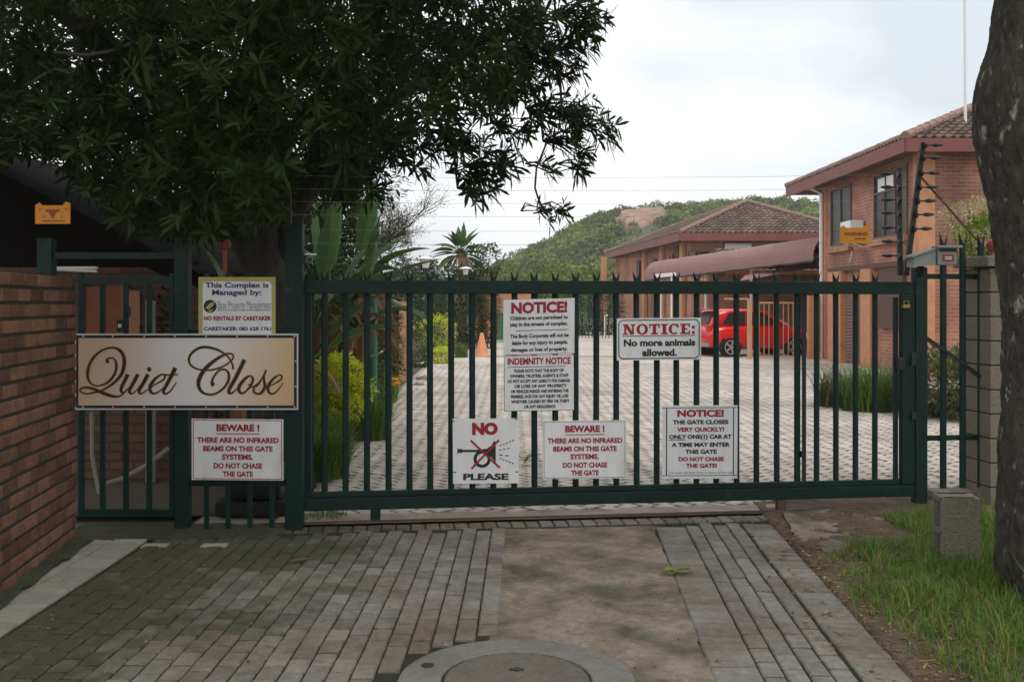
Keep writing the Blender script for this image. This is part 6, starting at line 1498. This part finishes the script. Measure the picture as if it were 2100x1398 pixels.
for x in (-1.08, 1.10):
    for s_ in (-1, 1):
        wo = MB(); wo.tube([(x, .70*s_, .30), (x, .80*s_, .30)], .365, 20); wo.build('arch_shade_disc', M['black'], car, local=True)  # dark disc in place of the shade in an uncut wheel well
        wo = MB(); wo.tube([(x, .66*s_, .29), (x, .822*s_, .29)], .29, 24); wl = wo.build('wheel', M['tyre'], car, local=True)
        r_ = MB(); r_.tube([(x, .80*s_, .29), (x, .826*s_, .29)], .06, 10)
        for k in range(5):
            a = k*1.2566; r_.bar((x, .826*s_, .29), (x+.2*math.cos(a), .826*s_, .29+.2*math.sin(a)), .05, .03, up=(0, 1, 0))
        for k in range(20):
            a, a2_ = k*.31416, (k+1)*.31416; r_.bar((x+.205*math.cos(a), .824*s_, .29+.205*math.sin(a)), (x+.205*math.cos(a2_), .824*s_, .29+.205*math.sin(a2_)), .03, .03, up=(0, 1, 0))
        r_.build('rim', M['rim'], wl, local=True)

# ------------------------------------------------------------------ hill with woods, far ridge
HP = [(760, 600), (900, 588), (980, 560), (1020, 535), (1060, 510), (1100, 490), (1150, 462), (1200, 436), (1250, 418), (1300, 408), (1380, 406), (1450, 404), (1530, 396), (1600, 398), (1680, 408), (1800, 420), (2000, 470), (2300, 540), (2700, 600)]
def sky_h(px):
    for (a, ya), (c, yc) in zip(HP, HP[1:]):
        if a <= px <= c: return ya+(yc-ya)*(px-a)/(c-a)
    return 620
HD = 210.0
def hill_z(x, y):
    """ridge at distance HD; falls to the front and to the back"""
    px = CX+x/HD*F; top = max(0, (HZ-sky_h(px))/F*HD+EYE-1.2-1.2)
    f = (y-85)/(HD-85)
    if y <= HD: q = max(0, min(1, f)); s_ = q*q*(3-2*q)*.35+q*.65
    else: s_ = max(0, 1-(y-HD)/160)
    return top*s_+.5*fbm((x*.03, y*.03, 0))*min(1, max(0, f)*3)
b = MB(); nx, ny = 90, 60; vs = []
for j in range(ny+1):
    y = 84+ (380-84)*j/ny
    for i in range(nx+1):
        x = -45+270*i/nx; vs.append((x, y, hill_z(x, y)-.05))
b.add(vs, [(j*(nx+1)+i, j*(nx+1)+i+1, (j+1)*(nx+1)+i+1, (j+1)*(nx+1)+i) for j in range(ny) for i in range(nx)], 0, .5)
tag(b.build('hill', M['hillgrass'], smooth=True), kind='structure')
# bare rock near the top
b = MB(); vs = []; rc = (1318, 440)
nx, ny = 30, 16
for j in range(ny+1):
    for i in range(nx+1):
        u, v = i/nx*2-1, j/ny*2-1; px = rc[0]+62*u; Y = 186+19*v; x = (px-CX)/F*Y
        rag = .35*fbm((u*2.5, v*2.5, 5)); e = max(0, 1-u*u-v*v+rag*1.4)*(1 if u*u+v*v < .98 else 0)
        vs.append((x+.8*fbm((i*.7, j*.7, 2)), Y, hill_z(x, Y)-.9+1.9*min(1, e*2.5)+.9*fbm((x*.25, Y*.25, 1))*e))
b.add(vs, [(j*(nx+1)+i, j*(nx+1)+i+1, (j+1)*(nx+1)+i+1, (j+1)*(nx+1)+i) for j in range(ny) for i in range(nx)], 0, .5)
tag(b.build('rock_outcrop', M['rock']), 'bare reddish rock face near the top of the wooded hill', 'rock')
F_ = MB(); cnt = 0; tries = 0
while cnt < 2500 and tries < 90000:
    tries += 1
    y = rnd(88, 222); px = rnd(960, 1760); x = (px-CX)/F*y
    z = hill_z(x, y)
    if z < .4 and y > 120: continue
    u = (px-rc[0])/66; v = (y-186)/22
    if u*u+v*v < .72+.5*fbm((x*.12, y*.12, 4)) or (abs(px-1318) < 50 and 150 < y < 186 and random.random() < .7): continue
    if fbm((x*.05, y*.05, 8)) < -.25 and random.random() < .6: continue
    r_ = rnd(.55, 1.15) if random.random() < .8 else rnd(1.1, 1.7)
    if y > 190: r_ *= 1.25
    if y < 130: r_ *= .8
    tt = .45+.35*fbm((x*.06, y*.06, 3))+rnd(-.33, .33)
    c = Vector((x, y, z+r_*.5)); n_ = int(40*max(.8, r_)**1.4)
    for k in range(n_):
        v_ = Vector((random.gauss(0, 1), random.gauss(0, 1), random.gauss(0, 1))).normalized(); v_.z = abs(v_.z)*1.1-.35
        p = c+Vector((v_.x*r_*1.1, v_.y*r_, v_.z*r_*.9))*rnd(.6, 1.05)
        d = (v_+Vector((rnd(-.9, .9), rnd(-.9, .9), rnd(-.5, .9)))).normalized(); s_ = d.orthogonal().normalized()*rnd(.11, .24); q = d.cross(s_).normalized()*rnd(.11, .24)
        F_.add([p-s_-q, p+s_-q*.6, p+s_*.7+q, p-s_*.8+q*.9], [(0, 1, 2, 3)], 0, min(1, max(0, tt+rnd(-.2, .2))))
    cnt += 1
tag(F_.build('hill_woodland', M['hillleaf']), kind='stuff')
# far ridge on the left, distance haze put into its blue colour
b = MB(); vs = []; nx = 60
for i in range(nx+1):
    px = 300+900*i/nx; h = (620-(556+14*math.sin(i*.21)+8*fbm((i*.2, 0, 0))))/F*1200
    x = (px-CX)/F*1200; vs += [(x, 1150, -2), (x, 1200, h+EYE), (x, 1400, -2)]
b.add(vs, [(3*i+a, 3*(i+1)+a, 3*(i+1)+a+1, 3*i+a+1) for i in range(nx) for a in (0, 1)], 0, .5)
tag(b.build('far_hills', M['ridge'], smooth=True), kind='structure')

# ------------------------------------------------------------------ thin humid air between here and the hills
b = MB(); b.bb((-950, -70, -3.5), (950, 1520, 75)); hz = b.build('haze', [])
hm = bpy.data.materials.new('haze'); hm.use_nodes = True; hn = hm.node_tree.nodes; hl = hm.node_tree.links
hn.remove(hn['Principled BSDF']); pv = hn.new('ShaderNodeVolumePrincipled'); pv.inputs['Color'].default_value = (.95, .975, 1.0, 1); pv.inputs['Density'].default_value = .0006
hl.new(pv.outputs[0], hn['Material Output'].inputs['Volume']); hz.data.materials.append(hm); tag(hz, kind='stuff')
